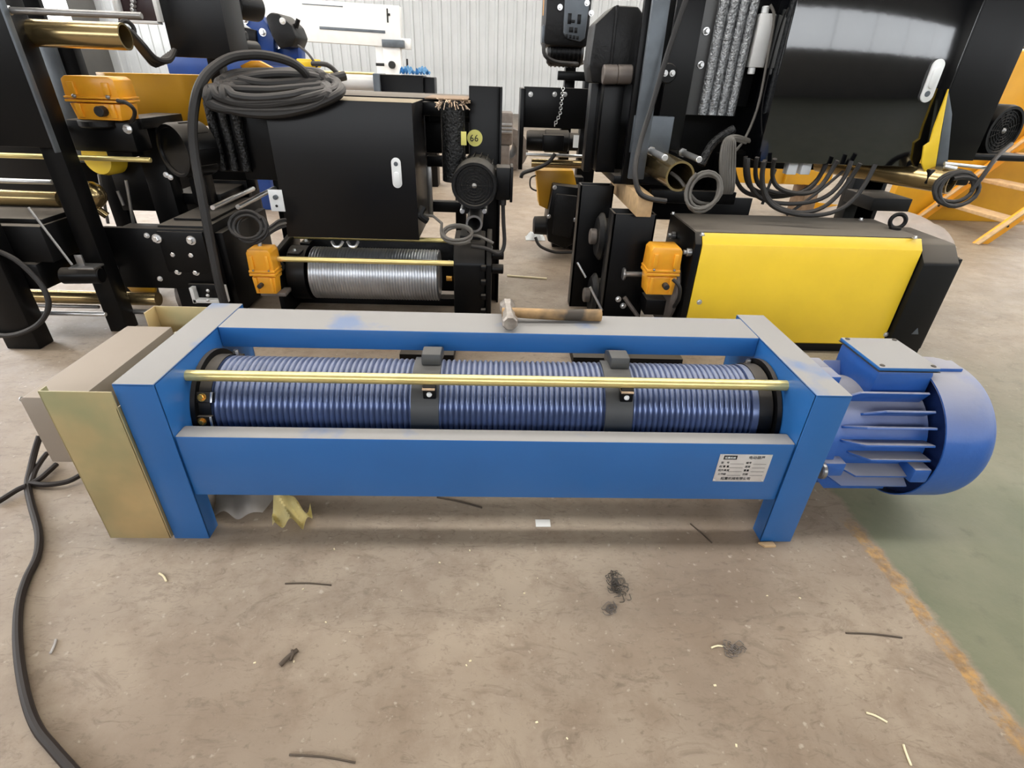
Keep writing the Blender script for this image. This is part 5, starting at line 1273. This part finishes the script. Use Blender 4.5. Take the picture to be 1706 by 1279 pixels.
def stick(u0, v0, u1, v1, r, m, label, name='stick'):
    a, b_ = onfloor(u0, v0, r), onfloor(u1, v1, r)
    mid = (a + b_) / 2 + Vector((0, 0.004, 0))
    g = G(); g.sweep([a, mid, b_], r, 6, 3); return tag(g.build(name, m), label, name.split('_')[-1])
stick(475, 972, 552, 974.5, 0.0022, DARKSTICK, 'thin dark rod lying on the floor left of centre, upper one', 'rod')
stick(482, 1257, 592, 1270, 0.0022, DARKSTICK, 'thin dark rod lying on the floor at the bottom edge of the picture', 'rod')
stick(1409, 1054, 1503, 1062, 0.0024, DARKSTICK, 'thin dark rod lying on the floor near the yellow edge line', 'rod')
stick(1443, 1187, 1478, 1203, 0.0026, STRAW, 'short pale straw on the floor at lower right', 'straw')
stick(1505, 1240, 1518, 1275, 0.0026, STRAW, 'short pale straw on the floor nearest the bottom right corner', 'straw')
stick(265, 955, 277, 968, 0.0032, STRAW, 'short white peg on the floor in front of the left blue leg', 'peg')
stick(93, 1065, 84, 1088, 0.003, PLASTIC, 'clear plastic peg on the floor beside the dark cord', 'peg')
stick(1185, 1079, 1208, 1077, 0.0026, STRAW, 'short pale straw poking out of a grey fluff clump', 'straw')
stick(728, 828, 803, 846, 0.0026, DARKSTICK, 'dark wire on the floor beneath the middle of the blue beam', 'wire')
stick(1150, 872, 1186, 904, 0.0022, DARKSTICK, 'dark wire on the floor beneath the blue beam near its right leg', 'wire')
def fuzz(c, rx, ry, h, n, label, seed, m=DUSTCLUMP):
    random.seed(seed); g = G()
    for k in range(n):
        a = random.uniform(0, 2 * PI); q = random.random() ** 0.7
        p0 = Vector((c.x + rx * q * math.cos(a), c.y + ry * q * math.sin(a), 0.0015 + random.random() * h))
        b = a + random.uniform(1, 2.4); l = random.uniform(0.012, 0.03)
        p1 = p0 + Vector((math.cos(b) * l * .5, math.sin(b) * l * .5, random.uniform(-.3, .8) * h)); p2 = p0 + Vector((math.cos(b + .9) * l, math.sin(b + .9) * l, 0)); p1.z = max(p1.z, .0015); p2.z = max(p2.z, .0015)
        g.sweep([p0, p1, p2], 0.0011, 4, 3)
    o = tag(g.build('swarf_clump', m), label, 'swarf'); o['kind'] = 'stuff'
fuzz(onfloor(1028, 978, 0), 0.034, 0.060, 0.010, 62, 'dark tangle of metal swarf on the floor right of centre', 31)
fuzz(onfloor(1014, 1014, 0), 0.024, 0.022, 0.004, 20, 'small reddish grey tangle just below the dark swarf clump', 32, GREYIRON)
fuzz(onfloor(1224, 1083, 0), 0.034, 0.030, 0.004, 26, 'faint grey fluff clump with a straw on the floor', 33, GREYIRON)
c = onfloor(483, 1098, 0)
g = G(); g.sweep([c + Vector((-0.018, -0.018, 0.004)), c + Vector((-0.004, 0.0, 0.008)), c + Vector((0.012, 0.022, 0.005))], 0.006, 8, 3); g.sweep([c + Vector((0.004, -0.006, 0.004)), c + Vector((0.006, 0.008, 0.012)), c + Vector((0.0, 0.02, 0.005))], 0.004, 6, 3)
bt = g.build('knotted_scrap', DARKSTICK); tag(bt, 'dark knotted scrap on the floor left of centre', 'scrap')
random.seed(77)
gm_ = G()
for k in range(36):
    x = random.uniform(0.32, 1.95); y = random.uniform(-0.75, -0.03) if k % 3 else random.uniform(0.6, 1.2)
    s = random.uniform(0.0008, 0.0022); M = Matrix.Translation((x, y, s * 0.6)) @ Matrix.Rotation(random.uniform(0, 3), 4, 'Z')
    gm_.box(-s * 1.6, s * 1.6, -s, s, -s * .6, s * .6, 0, M)
o = gm_.build('floor_grit', STRAW); tag(o, 'pale grit scattered over the concrete floor', 'grit'); o['kind'] = 'stuff'
